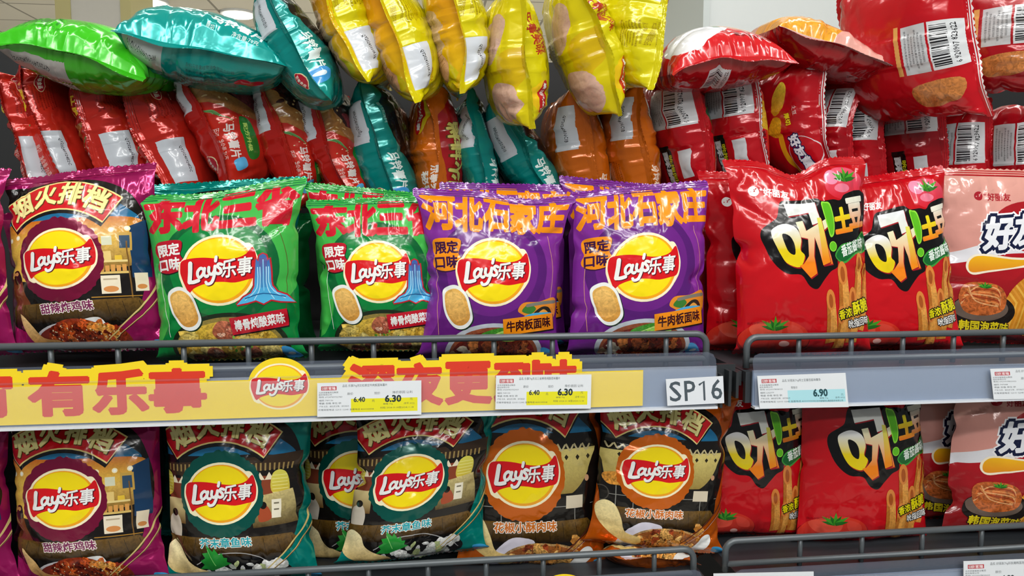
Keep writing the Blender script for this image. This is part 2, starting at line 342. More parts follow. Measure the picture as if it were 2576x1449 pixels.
# ------------------------------------------------------------------ pillow bag
CR = .048; NC = 7
VS = np.concatenate([np.linspace(0, CR, NC+1), np.linspace(CR, 1-CR, 58)[1:-1], np.linspace(1-CR, 1, NC+1)])
UF = np.linspace(0, 1, 53)
UB = np.concatenate([np.linspace(0, .41, 19), np.linspace(.41, .59, 21)[1:-1], np.linspace(.59, 1, 19)])
def creases(u, v, R, n_end, n_any, amp):
    d = np.zeros_like(u)
    def seg(a, b, w, h, sharp):
        ax, ay = a; bx, by = b; L2 = (bx-ax)**2+(by-ay)**2+1e-9
        t = np.clip(((u-ax)*(bx-ax)+(v-ay)*(by-ay))/L2, 0, 1)
        ds = np.hypot(u-ax-t*(bx-ax), (v-ay-t*(by-ay)))
        ww = w*(1-.6*t); pr = np.maximum(0, 1-ds/(ww*1.5)) if sharp else np.exp(-(ds/ww)**2)
        return h*pr*(1-t)**.6
    for k in range(n_end):
        u0 = R.uniform(.03, .97); end = k % 2; L = R.uniform(.08, .30); fan = (0.5-u0)*R.uniform(-.2, .9)*L
        v0 = .05 if end == 0 else .95; v1 = v0+(L if end == 0 else -L)
        d += seg((u0, v0), (u0+fan, v1), R.uniform(.012, .045), amp*R.uniform(-1.2, .9), R.random() < .7)
    for k in range(n_any):
        if R.random() < .6:
            sd = R.choice((0, 1)); u0 = .03 if sd == 0 else .97; v0 = R.uniform(.12, .88)
            b = (u0+(R.uniform(.08, .35) if sd == 0 else -R.uniform(.08, .35)), v0+R.uniform(-.14, .14))
            d += seg((u0, v0), b, R.uniform(.02, .045), amp*R.uniform(-1.1, .5), R.random() < .6)
        else:
            u0, v0 = R.uniform(.15, .85), R.uniform(.15, .85); an = R.uniform(0, 6.28); L = R.uniform(.08, .22)
            d += seg((u0, v0), (u0+L*math.cos(an), v0+L*math.sin(an)), R.uniform(.02, .05), amp*R.uniform(-.5, .5), True)
    return d
def lowf(u, v, R, amp):
    d = np.zeros_like(u)
    for _ in range(5):
        a, b, p = R.uniform(-9, 9), R.uniform(-9, 9), R.uniform(0, 6.28); d += np.sin(u*a+v*b+p)*amp/3
    return d
def bag(label, group, TL, TR, BR, BL, T, front, back, seed, wr=1.0, top=None, fold=(0., 0.), name='chip_bag', shrink=.11, wave=.004, full=.6, seam=False, bend=None, box=.75):
    R = random.Random(seed); TL, TR, BR, BL = [np.array(p, float) for p in (TL, TR, BR, BL)]
    right = (TR+BR-TL-BL)/2; up = (TL+TR-BL-BR)/2; nrm = np.cross(right, up); nrm /= np.linalg.norm(nrm); ux = up/np.linalg.norm(up)
    Hh = np.linalg.norm(up); base = (TL+TR+BR+BL)/4
    low = min((TL, TR, BR, BL), key=lambda p: p[2]); root = empty(name, (base[0], base[1], low[2]), label, 'chip bag', group)
    ln = [R.uniform(-1, 1) for _ in range(16)]
    notches = [(R.choice((-1, 1)), R.uniform(.12, .88), R.uniform(.02, .05), R.uniform(.02, .06)) for _ in range(6)]
    sw = R.uniform(0, 6.28); sf = R.uniform(4, 8)
    seeds = (R.random(), R.random()); Gs = []
    for side, us in ((1, UF), (-1, UB)):
        uu = us if side == 1 else 1-us
        U, V = np.meshgrid(uu, 1-VS, indexing='ij')            # V = 1 at the top edge
        t = np.clip((V-CR)/(1-2*CR), 0, 1); a = np.abs(2*t**.92-1)
        q = np.clip(1-a**2.6, 0, 1)**full; s = 2*U-1
        flat = s; rnd = .58*s+.42*np.sin(s*math.pi/2); xs = flat*(1-q)+rnd*q*1.0
        xs = xs*(1-shrink*q)
        for sg, vc, wd, am in notches: xs = xs-np.sign(s)*(np.sign(s) == sg)*am*wr*np.exp(-((V-vc)/wd)**2)*np.abs(s)**3*np.minimum(1, q*2)
        h = T/2*q*np.clip(np.cos(s*math.pi/2), 0, 1)**box
        RR = random.Random(seeds[0] if side == 1 else seeds[1])
        env = np.minimum(1, h/.006)
        dd = creases(U, V, RR, 30, 24, .0036*wr)*env+lowf(U, V, RR, .0022*wr)*env
        h = h+dd
        cz = (1-t*0)*0+((V < CR) | (V > 1-CR))
        wv = np.sin(U*sf+sw)*wave+np.sin(U*sf*2.7+sw*2)*wave*.35
        wend = np.exp(-np.minimum(V, 1-V)/.06)*wv
        J = np.arange(len(VS))[None, :]; I = np.arange(len(us))[:, None]
        rid = ((J % 2)*2-1)*.00034*((J > 0) & (J < NC) | (J > len(VS)-1-NC) & (J < len(VS)-1))
        off = (h+rid)*side+wend
        # ends fold over
        et = np.maximum(0, V-(1-CR*1.15))*Hh; eb = np.maximum(0, CR*1.15-V)*Hh
        off = off+et*math.sin(fold[0])+eb*math.sin(fold[1]); al = -et*(1-math.cos(fold[0]))+eb*(1-math.cos(fold[1]))
        zz = ((I % 2)*2-1)*.0009; al = al+zz*((J == 0)*1.-(J == len(VS)-1)*1.)
        if side == -1 and seam:
            inb = (U > .425) & (U < .575) & (V > .03) & (V < .97)
            off = off-inb*(.0009+((I % 2))*.0007)
        if top is not None:
            al = al+top(U)*np.clip((V-.62)/.38, 0, 1)**1.6
        Pq = (BL*(1-U[..., None])*(1-V[..., None])+BR*U[..., None]*(1-V[..., None])+TL*(1-U[..., None])*V[..., None]+TR*U[..., None]*V[..., None])
        mid = ((BL+BR)/2)*(1-V[..., None])+((TL+TR)/2)*V[..., None]
        hx = ((BR-BL)/2)*(1-V[..., None])+((TR-TL)/2)*V[..., None]
        G = mid+hx*xs[..., None]+nrm*off[..., None]+ux*al[..., None]
        if bend is not None: G = G+np.array(bend)*(4*U*(1-U))[..., None]
        Gs.append(G)
    for k in (0, -1):   # weld the two sheets along the long edges
        other = -1-k if False else (-1 if k == 0 else 0)
        m = (Gs[0][k]+Gs[1][other])/2; Gs[0][k] = m; Gs[1][other] = m
    pcs = []
    for G, us, d, key in ((Gs[0], UF, front, 'f'), (Gs[1], UB, back, 'b')):
        gu = np.gradient(G, axis=0); gv = np.gradient(G, axis=1)
        # use true differences across non-uniform spacing (direction only matters)
        N_ = np.cross(gv, gu); N_ /= np.linalg.norm(N_, axis=2)[..., None]+1e-12
        pcs.append((compiled(d, us, VS, key), G, N_, False))
    nb = len(VS)-1
    i0, i1 = np.searchsorted(UB, .425), np.searchsorted(UB, .575)
    fin = lambda i, back: ((i > i0) & (i < i1)) if (back and seam) else np.zeros(len(i), bool)
    surf_mesh('bag_body', pcs, FILM, root, lambda i, c, b: (c > NC) & (c < nb-NC) & ~fin(i, b))
    surf_mesh('top_seal', pcs, FILM, root, lambda i, c, b: c < NC)
    surf_mesh('bottom_seal', pcs, FILM, root, lambda i, c, b: c > nb-NC)
    if seam: surf_mesh('back_seam', pcs, FILM, root, lambda i, c, b: (c > NC) & (c < nb-NC) & fin(i, b))
    return root
# ------------------------------------------------------------------ printed artwork of each kind of bag
WH = '#eef0ee'; CREAM = '#f3e6b0'; LRED = '#d3141c'
def logo(d, cx, cy, r, tilt=-4, halo=True, ry=.92):
    a = math.radians(tilt)
    def m(x, y): return (cx+r*(x*math.cos(a)-y*ry*math.sin(a)), cy+r*(x*math.sin(a)+y*ry*math.cos(a)))
    def M(p): return [m(x, y) for x, y in p]
    circ = lambda R, y0=0, n=40: [(R*math.cos(2*math.pi*k/n), y0+R*math.sin(2*math.pi*k/n)) for k in range(n)]
    tip = [(.62, -.62), (.80, -.66), (.93, -.62), (1.02, -.42), (1.09, -.1), (1.06, .2), (.97, .42), (.75, .62)]
    til = [(-.75, .70), (-.95, .62), (-1.02, .50), (-1.09, .2), (-1.12, 0), (-1.08, -.3), (-.98, -.42), (-.7, -.6)]
    if halo: d.poly(M([(x*1.03, y*1.03) for x, y in circ(1.0)]), '#f7efc8'); d.blob(M(tip+[(.3, .5), (.3, -.3)]), '#f7efc8'); d.blob(M(til+[(-.3, -.3), (-.3, .5)]), '#f7efc8')
    d.poly(M(circ(.955)), '#f2a51c'); d.blob(M([(.9*math.cos(t)-.02, .9*math.sin(t)-.02) for t in [math.pi*k/10*2 for k in range(10)]]), '#f4dc10')
    tops = [(-.98, -.40), (-.7, -.44), (-.35, -.41), (0, -.33), (.3, -.27), (.6, -.28), (.8, -.36), (.97, -.52)]
    bots = [(1.04, -.2), (1.03, .1), (.95, .33), (.75, .38), (.4, .42), (.1, .36), (-.2, .33), (-.5, .36), (-.75, .44), (-.90, .54), (-1.0, .28), (-1.06, 0), (-1.05, -.2)]
    d.blob(M(tops+bots), LRED, n=3)
    sw = r*.105
    for c, o, e in (('#5c1020', .022, 1.12), (WH, 0, 1.0)):
        def S(p, k=1.0): d.stroke([m(x+o, y+o) for x, y in p], sw*k*e, c, sm=5)
        S([(-.74, -.30), (-.78, -.05), (-.84, .24)], 1.15); S([(-.84, .24), (-.72, .25), (-.58, .22)], 1.0)
        S([(-.38, -.04), (-.46, -.12), (-.56, -.04), (-.58, .08), (-.53, .14), (-.43, .06), (-.37, -.08)], .8); S([(-.36, -.1), (-.40, .06), (-.35, .14), (-.30, .12)], .8)
        S([(-.24, -.11), (-.26, .02), (-.20, .10), (-.11, .02), (-.07, -.12)], .8); S([(-.07, -.12), (-.12, .12), (-.22, .32), (-.34, .36), (-.38, .30)], .8)
        S([(-.01, -.38), (-.04, -.26)], .8)
        S([(.12, -.14), (.04, -.17), (.0, -.10), (.06, -.02), (.07, .07), (-.01, .11), (-.07, .07)], .8)
        x, y = m(.50+o, -.01+o); d.text('乐事', x, y, r*.80, r*.46*ry/.9, c, bold=.022 if e == 1 else .035, rot=tilt, shear=.16)
def banner(d, cx=40, col='#c8141e'):
    def arc(r0, a0, a1, n=14): return [(cx+r0*math.sin(math.radians(a)), 72-r0*.98*math.cos(math.radians(a))) for a in np.linspace(a0, a1, n)]
    d.poly(arc(65.5, -42, 42)+arc(40.5, 44.5, -44.5), '#0c0a0c')
    d.poly(arc(64, -41, 41)+arc(43, 43, -43), '#efd98a'); d.poly(arc(63, -40.3, 40.3)+arc(44, 42.3, -42.3), col)
    for ch, a, sc in zip('烟火排档', (-29, -9.5, 9.5, 28.5), (1, 1.02, 1.02, 1)):
        x = cx+54*math.sin(math.radians(a)); y = 72-54*math.cos(math.radians(a))
        d.text(ch, x+.5, y+.6, 14.5*sc, 15*sc, '#4a2a10', bold=.045, rot=a*.9)
        d.text(ch, x, y, 14.5*sc, 15*sc, '#efe59a', bold=.03, rot=a*.9, out=[('#a89448', .045)])
def bits(d, R, n, cx, cy, rx, ry, cols, s0, s1, grain=.5, jag=.25):
    for k in range(n):
        a, q = R.uniform(0, 6.28), R.random()**.5; s = R.uniform(s0, s1)
        d.ell(cx+rx*q*math.cos(a), cy+ry*q*math.sin(a), s, s*R.uniform(.5, .9), R.choice(cols), rot=R.uniform(0, 180), grain=grain, n=11, jag=jag, seed=R.randrange(9999))
def street(base, ring, flavour, fcol, kind, base2=None):
    d = D((base, base2 or base, 70, 130), metal=.45); d.X = lambda t: (t-[50, 0])*[1.05, 1]+[50, 0]; R = random.Random(len(flavour)*7+ord(kind[0]))
    d.blob([(-4, 14), (20, 10), (60, 10), (84, 20), (93, 40), (95, 62), (90, 84), (84, 100), (66, 112), (20, 114), (-2, 100), (-6, 60)], '#15110f')
    d.blob([(-2, 30), (20, 19), (45, 16), (66, 20), (84, 32), (88, 40), (60, 38), (-2, 38)], ('#123a63', '#1c6f9c', 18, 38))
    if kind == 'chicken':
        d.blob([(0, 37), (40, 36.5), (86, 38), (91, 46), (86, 54), (70, 60), (60, 78), (4, 74), (-2, 50)], ('#c46a1c', '#e2b84c', 37, 52), grain=.12)
        d.poly([(62, 56), (84, 52), (84, 70), (62, 74)], ('#d9b155', '#7c5a22', 54, 74), grain=.2); d.poly([(84, 44), (93, 40), (94, 78), (84, 78)], '#173a5e')
        for x, y in ((5, 47), (12, 46), (63, 46), (74, 46), (83, 45.5)): d.ell(x, y, 1.7, 1.7, '#fbf3c8'); d.ell(x, y, .8, .8, '#ffffff')
        for x, y, w_, h_, c in ((68, 50, 6, 6, '#d9dcc0'), (77, 48, 8, 12, '#c9a24a'), (78.2, 50, 5.6, 8.4, '#36506a'), (66, 60, 7, 6, '#e4c77a'), (75, 63, 4, 3, '#e9c33c')): d.rect(x, y, x+w_, y+h_, c)
        d.rect(62, 66, 82, 67.4, '#e8d28c'); d.rect(60, 73.5, 83, 75, '#d8b968')
        for k in range(5): d.rect(66+3.2*k, 69+k % 2*.5, 68.4+3.2*k, 73.4, '#d69a4e')
        d.rect(66, 76, 77, 88, '#ece2c8'); d.ell(71.5, 85, 4.3, 2, '#d89050'); d.rect(67.5, 78, 75.5, 79, '#b9a98c'); d.rect(85, 75, 92, 87, '#e4d8bc'); d.ell(88.5, 84, 2.6, 1.6, '#c98545')
        d.stroke([(82, 54), (83, 92)], .8, '#7d5a2a'); d.stroke([(60, 90), (88, 90)], .6, '#b8862f')
        d.blob([(5, 74), (12, 74), (15, 84), (18, 96), (6, 98), (3, 84)], '#71381f'); d.blob([(6, 70), (11, 69), (13, 76), (7, 78)], '#2a1410')
        for k in range(3): d.ell(3+3*k, 71, 1.6, 1.3, '#c98f52')
    elif kind == 'octopus':
        d.poly([(-2, 44), (94, 38), (94, 47), (-2, 54)], '#3a2a1c')
        for k in range(30): d.rect(3*k+1, 43+abs(k-14)*.12, 3*k+2.1, 49, '#a38a52')
        d.poly([(0, 52), (90, 50), (90, 58), (0, 60)], '#1c1410')
        d.blob([(4, 56), (18, 54), (30, 58), (24, 70), (6, 72)], '#7d3b26'); d.blob([(62, 54), (80, 54), (84, 66), (74, 72), (60, 68)], '#8a4228')
        for k in range(3): d.poly([(5+6*k, 57), (8+6*k, 52), (11+6*k, 57)], '#f0e6c8'); d.poly([(64+6*k, 55), (67+6*k, 50), (70+6*k, 55)], '#f0e6c8')
        for x in (1, 80):
            d.blob([(x-5, 52), (x, 49), (x+5, 52), (x+6, 62), (x, 67), (x-6, 62)], ('#e2dc5c', '#d0b53a', 50, 66))
            for k in range(6): d.stroke([(x-5, 52.5+2.2*k), (x+5, 52.5+2.2*k)], .35, '#f6f3a0')
        d.poly([(60, 66), (88, 62), (90, 84), (62, 86)], ('#c9b97c', '#4a3616', 64, 86), grain=.2); d.poly([(2, 68), (16, 67), (16, 84), (2, 84)], ('#d6c48c', '#6a4a20', 68, 84))
        d.rect(74, 68, 80, 80, '#ece6d0'); d.rect(75.4, 70, 78.6, 71, '#77705c'); d.rect(75.4, 74, 78.6, 75, '#77705c')
        d.blob([(4, 80), (10, 78), (13, 86), (11, 96), (5, 96), (3, 88)], '#cdc4b4'); d.ell(8, 77, 2.4, 2.6, '#15100c')
        d.blob([(66, 74), (71, 72), (74, 80), (66, 82)], '#a44a2a'); d.ell(68.6, 71.5, 2.2, 2.4, '#15100c')
    else:
        d.blob([(6, 42), (84, 42), (88, 56), (78, 72), (60, 78), (14, 78), (4, 60)], ('#d8c878', '#8c7430', 50, 78), grain=.1)
        d.poly([(2, 40), (90, 38), (92, 47), (2, 50)], '#15110d')
        for k in range(14): d.stroke([(4+6*k, 45), (6.5+6*k, 48.5), (9+6*k, 45.5)], 1.2, '#c5b98c', sm=3)
        for k in range(10): d.poly([(14+8*k, 51), (15.5+8*k, 52.6), (14+8*k, 54.5), (12.6+8*k, 52.6)], '#2b2412')
        d.blob([(6, 68), (28, 66), (34, 74), (24, 78), (8, 76)], '#c98a36', grain=.6); d.poly([(2, 77), (90, 74), (90, 96), (2, 96)], '#14110e')
        for x in (14, 26, 38, 76): d.stroke([(x, 77), (x+1, 96)], .6, '#8a8a84')
        d.stroke([(4, 84), (90, 82)], .5, '#8a8a84'); d.rect(70, 76, 82, 84, '#d8cdb4')
        d.ell(44, 92, 6, 6, '#3a3632'); d.ell(44, 92, 5.2, 5.2, '#14110e'); d.ell(5, 84, 5, 6, '#4a4640'); d.ell(5, 84, 4.3, 5.2, '#14110e')
        d.blob([(83, 68), (87, 68), (88, 78), (86.6, 96), (83, 96), (82, 78)], '#0b0a0a'); d.ell(85, 66, 1.6, 2, '#c99a74')
    d.poly([(2, 93), (86, 91), (96, 101), (84, 106), (2, 106)], ('#6a4e1e', '#1c120a', 92, 106), grain=.3)
    for k in range(9): d.stroke([(14+9*k, 93), (10+10*k, 106)], .25, '#1a120a')
    d.blob([(104, 56), (95, 78), (88, 98), (74, 112), (78, 134), (106, 134)], (base, base2 or base, 70, 130), metal=.45)
    if kind == 'pork': d.blob([(-5, 64), (3, 80), (8, 104), (26, 134), (-5, 134)], (base, base2 or base, 70, 130), metal=.45)
    banner(d)
    d.ell(41, 63.5, 28, 28.5, ring, jag=.025, n=90, seed=3, metal=.25); logo(d, 41, 63, 22.6, ry=.88)
    for s_, x in zip([flavour], [43]): d.text(s_, x, 95.5, 6.9*len(flavour), 6.6, fcol, bold=.025, rot=-3, out=[('#f7efe6', .085)])
    if kind == 'chicken':
        d.ell(47, 119, 31, 14, '#c9c8cc'); d.ell(47, 119, 29, 12.6, '#7b2a20'); d.blob([(50, 106), (62, 103), (66, 110), (58, 116)], WH)
        d.blob([(24, 121), (30, 110), (40, 104), (52, 104), (64, 108), (76, 112), (80, 122), (70, 129), (36, 130)], '#8a2f14', grain=.7)
        bits(d, R, 46, 50, 117, 25, 10, ['#a33d17', '#7c2510', '#c4622a', '#b94d1c', '#5f1a0c'], 2, 5.2, 1)
        bits(d, R, 20, 62, 114, 9, 7, ['#c8792f', '#d99a45', '#9c3a17'], 1.5, 3.4, 1)
        bits(d, R, 60, 50, 115, 25, 9, ['#f0dcae'], .35, .6, 0)
        d.blob([(9, 99), (16, 106), (22, 116), (32, 118), (35, 122), (28, 125), (18, 123), (12, 114)], ('#e9c98c', '#c98a3e', 99, 124), grain=.2)
    elif kind == 'octopus':
        d.ell(52, 118, 33, 13, '#0d0c0d'); d.stroke([(22, 112), (36, 104), (56, 103), (72, 110), (82, 119)], .6, '#b7b7b7', sm=6)
        bits(d, R, 46, 54, 119, 26, 9, ['#d9dcda', '#c2c8c4', '#eef0ec', '#a9b0a6', '#b9c88c'], 2.4, 5, .5)
        bits(d, R, 10, 76, 112, 5, 4, ['#e8ebe8', '#f4f4f2', '#c8ccc8'], 2.2, 3.6, .3)
        leaf = [(28, 112), (24.5, 110), (27, 107.5), (25.5, 104), (28.6, 103), (28, 99), (31, 98)]
        d.poly([(24, 115), (27, 112), (25, 109), (28, 107), (26.5, 103.5), (30, 103), (29.5, 98), (34, 102), (35, 99.6), (38, 104), (40, 102.5), (41, 106), (43.5, 106), (43, 109), (46, 110), (40, 113), (32, 116)], ('#2fa83c', '#157a2c', 98, 115)); d.stroke([(30, 101), (35, 112)], .4, '#8fd67c')
        d.blob([(1, 104), (5, 97), (12, 101), (16, 110), (26, 116), (34, 120), (33, 124), (22, 125), (8, 120), (2, 113)], ('#f1e6b6', '#dcbc72', 98, 124), grain=.15)
    else:
        d.blob([(20, 118), (32, 104), (44, 103), (50, 108), (40, 130), (22, 128)], '#dcd8e6'); d.ell(56, 118, 28, 12, '#b8905a', grain=.6); d.ell(56, 118, 26, 10.5, '#9c5a28', grain=.5)
        bits(d, R, 52, 54, 118, 23, 9.5, ['#c98a3e', '#d9a456', '#b06a28', '#e2b46c', '#8f3c1c'], 2.2, 5.2, 1)
        bits(d, R, 7, 79, 108, 3, 6, ['#c98a3e', '#b97830', '#dca050'], 2, 3.4, .8); d.blob([(82, 112), (88, 110), (90, 116), (80, 126), (74, 126)], WH)
        d.blob([(3, 94), (8, 89), (15, 92), (20, 102), (24, 112), (34, 115), (36, 120), (28, 122), (14, 114), (5, 104)], ('#efe0a6', '#d9b768', 92, 120), grain=.15)
    ch = ('#d8c27c', '#5a3020') if kind != 'pork' else ('#5a2a20', '#d9a08c')
    d.stroke([(99, 66), (97, 80), (88, 96), (66, 118)], 1.5, ch[0], w2=.7, sm=6); d.stroke([(101, 70), (99, 84), (91, 99), (70, 118)], 1.5, ch[0], w2=.7, sm=6); d.stroke([(101.3, 70), (99.3, 84), (91.3, 99), (70.3, 118)], .4, ch[1], sm=6)
    d.text('马铃薯片', 74, 127.2, 22, 5, '#d9b06a' if kind == 'pork' else '#e8d8d8', bold=.02); d.blob([(91, 120), (97, 121), (97, 128), (92, 127)], '#3aa0d8')
    return d
def chip(d, cx, cy, s, rot=-25, edge=True):
    R = random.Random(5); a = math.radians(rot)
    p = [(0, -1.25), (.5, -1.1), (.8, -.5), (.75, .3), (.55, 1.0), (0, 1.25), (-.5, 1.0), (-.7, .3), (-.6, -.5), (-.4, -1.1)]
    q = lambda k: [(cx+s*k*(x*math.cos(a)-y*math.sin(a)), cy+s*k*(x*math.sin(a)+y*math.cos(a))) for x, y in p]
    if edge: d.blob([(x+.8, y+.8) for x, y in q(1.2)], '#14301c'); d.blob(q(1.2), '#eef2f0')
    d.blob(q(1), ('#e3b25c', '#cf9440', cy-s, cy+s), grain=.18); d.blob([(x-.05*s, y-.05*s) for x, y in q(.8)], ('#e9bd6c', '#d8a04c', cy-s, cy+s), grain=.2)
def city(base, light, dark, title, tcol, tw, badge, bcol, btxt, label, lcol, ltxt, kind, lx):
    d = D(base, metal=.12); R = random.Random(9)
    d.blob([(-4, -4), (50, -6), (104, -4), (104, 60), (92, 84), (82, 60), (70, 36), (52, 27), (34, 30), (20, 44), (12, 66), (10, 96), (-4, 110)], light, n=4)
    d.ell(48, 62, 41, 40, dark, n=50); d.ell(48, 60, 34, 34, base, n=50)
    d.stroke([(10, 40), (7, 70), (10, 108)], .35, btxt if kind == 'stew' else '#d89a7c', sm=5); d.stroke([(88, 34), (94, 60), (92, 96)], .35, '#5a4a20' if kind == 'stew' else '#d89a7c', sm=5)
    n = len(title)
    for k, c in enumerate(title):
        x = 1+tw/2+k*(98-tw)/(n-1); y = 18.5+(k % 2)*.8
        d.text(c, x, y, tw*.90, 25+(k % 2), tcol, bold=.058 if n == 4 else .05, shear=.0)
    d.blob([(6, 40), (12, 38.5), (24, 39), (25, 44), (23.5, 49), (26, 54), (24, 60), (14, 63), (7, 61), (5.5, 56), (7, 51), (4.5, 46)], '#141210' if kind == 'stew' else '#3a1440', n=3)
    d.blob([(5.4, 39.6), (12, 38), (23.6, 38.6), (24.4, 44), (23, 49), (25.4, 54), (23.4, 59.4), (14, 62), (6.4, 60), (4.6, 56), (6.2, 51), (4, 46)], bcol, n=3)
    d.text('限定', 14.6, 44.8, 16, 8.6, btxt, bold=.035, rot=-3); d.text('口味', 14.6, 55.4, 16, 8.6, btxt, bold=.035, rot=-3)
    logo(d, 49, 62, 25, ry=.97)
    if kind == 'stew':
        p = [(60, 87), (65, 82), (70, 79.5), (72.5, 75), (73.5, 62), (74, 56), (75.5, 58), (76.5, 54), (78.5, 53), (80.5, 54), (81.5, 58), (82.6, 56), (83.2, 62), (84, 75), (87, 79.5), (93, 82), (98, 87), (89, 86), (83, 84.5), (78, 87), (73, 84.5), (67, 86)]
        d.stroke(p, 2.2, '#b5202c', close=True); d.poly(p, ('#3a62a8', '#4fb4e4', 56, 84)); d.poly([(76, 56), (81, 56), (81.4, 76), (75.6, 76)], ('#54488c', '#3f8cc4', 56, 76))
        for x0, x1 in ((75, 66), (76.5, 72), (80.5, 85), (82, 92)): d.stroke([(x0, 62), (x0+(x1-x0)*.1, 76), (x1, 84)], .6, '#a8dcf4', sm=4)
        d.stroke([(66, 83), (78, 80), (92, 83)], .7, '#1f5c94', sm=4); d.stroke([(78.6, 57), (78.6, 78)], .7, '#7cc4ea')
        d.ell(52, 116, 42, 24, '#1c2a18', n=50); d.ell(52, 117, 39, 22, '#8a7a3c', grain=.3, n=50); d.ell(52, 118, 37, 20, '#c9a83c', grain=.5, n=50)
        bits(d, R, 70, 52, 118, 36, 17, ['#d8bb58', '#c9a540', '#e2cf7c', '#b58f30', '#dcc468'], 3, 7, .7, .3)
        for cx, cy, s in ((50, 105, 9), (40, 122, 7), (66, 122, 8), (26, 126, 6)):
            d.blob([(cx-s, cy), (cx-s*.4, cy-s*.8), (cx+s*.7, cy-s*.6), (cx+s, cy+.2*s), (cx+s*.3, cy+s*.7), (cx-s*.6, cy+.6*s)], ('#b56a4c', '#8a4632', cy-s, cy+s), grain=.7)
            bits(d, R, 6, cx, cy, s*.6, s*.4, ['#c98a70', '#9c5240', '#dcae94'], 1, 2.4, .8)
        bits(d, R, 16, 56, 114, 14, 5, ['#4f9a2c', '#7cb83c', '#e6e0a0'], .7, 1.6, .2)
    else:
        d.blob([(68, 90), (72, 84), (84, 83), (97, 80), (98, 92), (92, 98), (80, 98), (70, 98), (74, 94)], '#e08a28'); d.blob([(71, 90), (76, 85), (82, 88), (78, 92)], '#3a7a30'); d.stroke([(75, 86), (86, 84), (97, 83)], 2.4, '#7a7a70', sm=5)
        d.blob([(80, 92), (86, 87), (92, 87), (95, 92), (90, 93), (84, 93)], '#2a241c'); d.blob([(84, 92), (88, 88.6), (92, 91), (90, 93)], '#e8a040'); d.blob([(71, 95), (80, 91.5), (94, 91), (95, 94), (86, 97), (74, 97)], ('#4cb0e0', '#2a80c0', 91, 97))
        d.ell(52, 121, 37, 22, '#b9c2cc', n=50); d.ell(52, 122, 34, 20, '#8a4a30', grain=.3, n=50); d.ell(52, 123, 32, 18, '#6a1e12', grain=.4, n=50)
        bits(d, R, 14, 30, 124, 10, 8, ['#e8dcc4', '#d9ae84', '#b53c20'], 2.5, 5, .3)
        bits(d, R, 42, 56, 122, 26, 12, ['#6e2a14', '#8f4420', '#5a1c10', '#a65a28', '#7d1c16', '#b56c34'], 3, 7.5, 1, .3)
        d.blob([(40, 108), (48, 104), (60, 102), (68, 105), (60, 110), (46, 112)], '#3f8a2c', grain=.4); d.blob([(52, 107), (60, 104), (70, 106), (70, 111), (58, 112)], '#8cc050', grain=.3); d.stroke([(46, 109), (58, 105), (66, 104)], .6, '#b9dc84', sm=4)
    chip(d, 22, 88, 11)
    a = -7
    d.rect(lx, 94.5, lx+39, 106.5, '#1c1414', rot=a); d.rect(lx-.6, 93.6, lx+38.4, 105.6, lcol, rot=a); d.text(label, lx+19, 99.6, 34, 7.4 if len(label) > 5 else 7.6, ltxt, bold=.032, rot=a)
    d.blob([(88, 118), (94, 119), (98, 127), (91, 129)], '#3c9ad8'); d.ell(93, 123, 2, 1.4, '#d8ecf4')
    return d
def orion(d, x, y, c, s=1):
    d.ell(x, y, 3.4*s, 3.4*s, c); R = random.Random(2)
    for k in range(6): d.ell(x+R.uniform(-2, 2)*s, y-R.uniform(-.6, 2)*s, .45*s, .45*s, '#b01020' if c == WH else '#e8b0a8', n=5)
    d.ell(x+4.6*s, y-1.2*s, .8*s, .8*s, c, n=5, jag=.3); d.text('好丽友', x+14.5*s, y+.6*s, 17*s, 5.6*s, c, bold=.03)
def leafy(d, cx, cy, s):
    for k in range(7):
        a = math.radians(-165+k*25); L = s*(1+.25*(k % 2)); q = (cx+L*math.cos(a), cy+L*.8*math.sin(a)*(.9)); n = (-math.sin(a)*s*.13, math.cos(a)*s*.13)
        d.poly([(cx+n[0], cy+n[1]), ((cx+q[0])/2+n[0], (cy+q[1])/2+n[1]), q, ((cx+q[0])/2-n[0], (cy+q[1])/2-n[1]), (cx-n[0], cy-n[1])], '#3f9a24' if k % 2 else '#1f6a1c')
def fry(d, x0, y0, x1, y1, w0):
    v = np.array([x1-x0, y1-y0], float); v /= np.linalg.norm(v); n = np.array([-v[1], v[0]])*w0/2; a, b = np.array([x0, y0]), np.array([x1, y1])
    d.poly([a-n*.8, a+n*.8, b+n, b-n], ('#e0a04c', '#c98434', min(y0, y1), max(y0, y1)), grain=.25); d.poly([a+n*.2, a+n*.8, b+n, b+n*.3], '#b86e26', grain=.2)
    d.ell(a[0], a[1], w0*.42, w0*.75, '#d9843a', rot=math.degrees(math.atan2(v[1], v[0]))-90); d.ell(a[0]+v[0]*.8, a[1]+v[1]*.8, w0*.2, w0*.5, '#a8531c', rot=math.degrees(math.atan2(v[1], v[0]))-90)
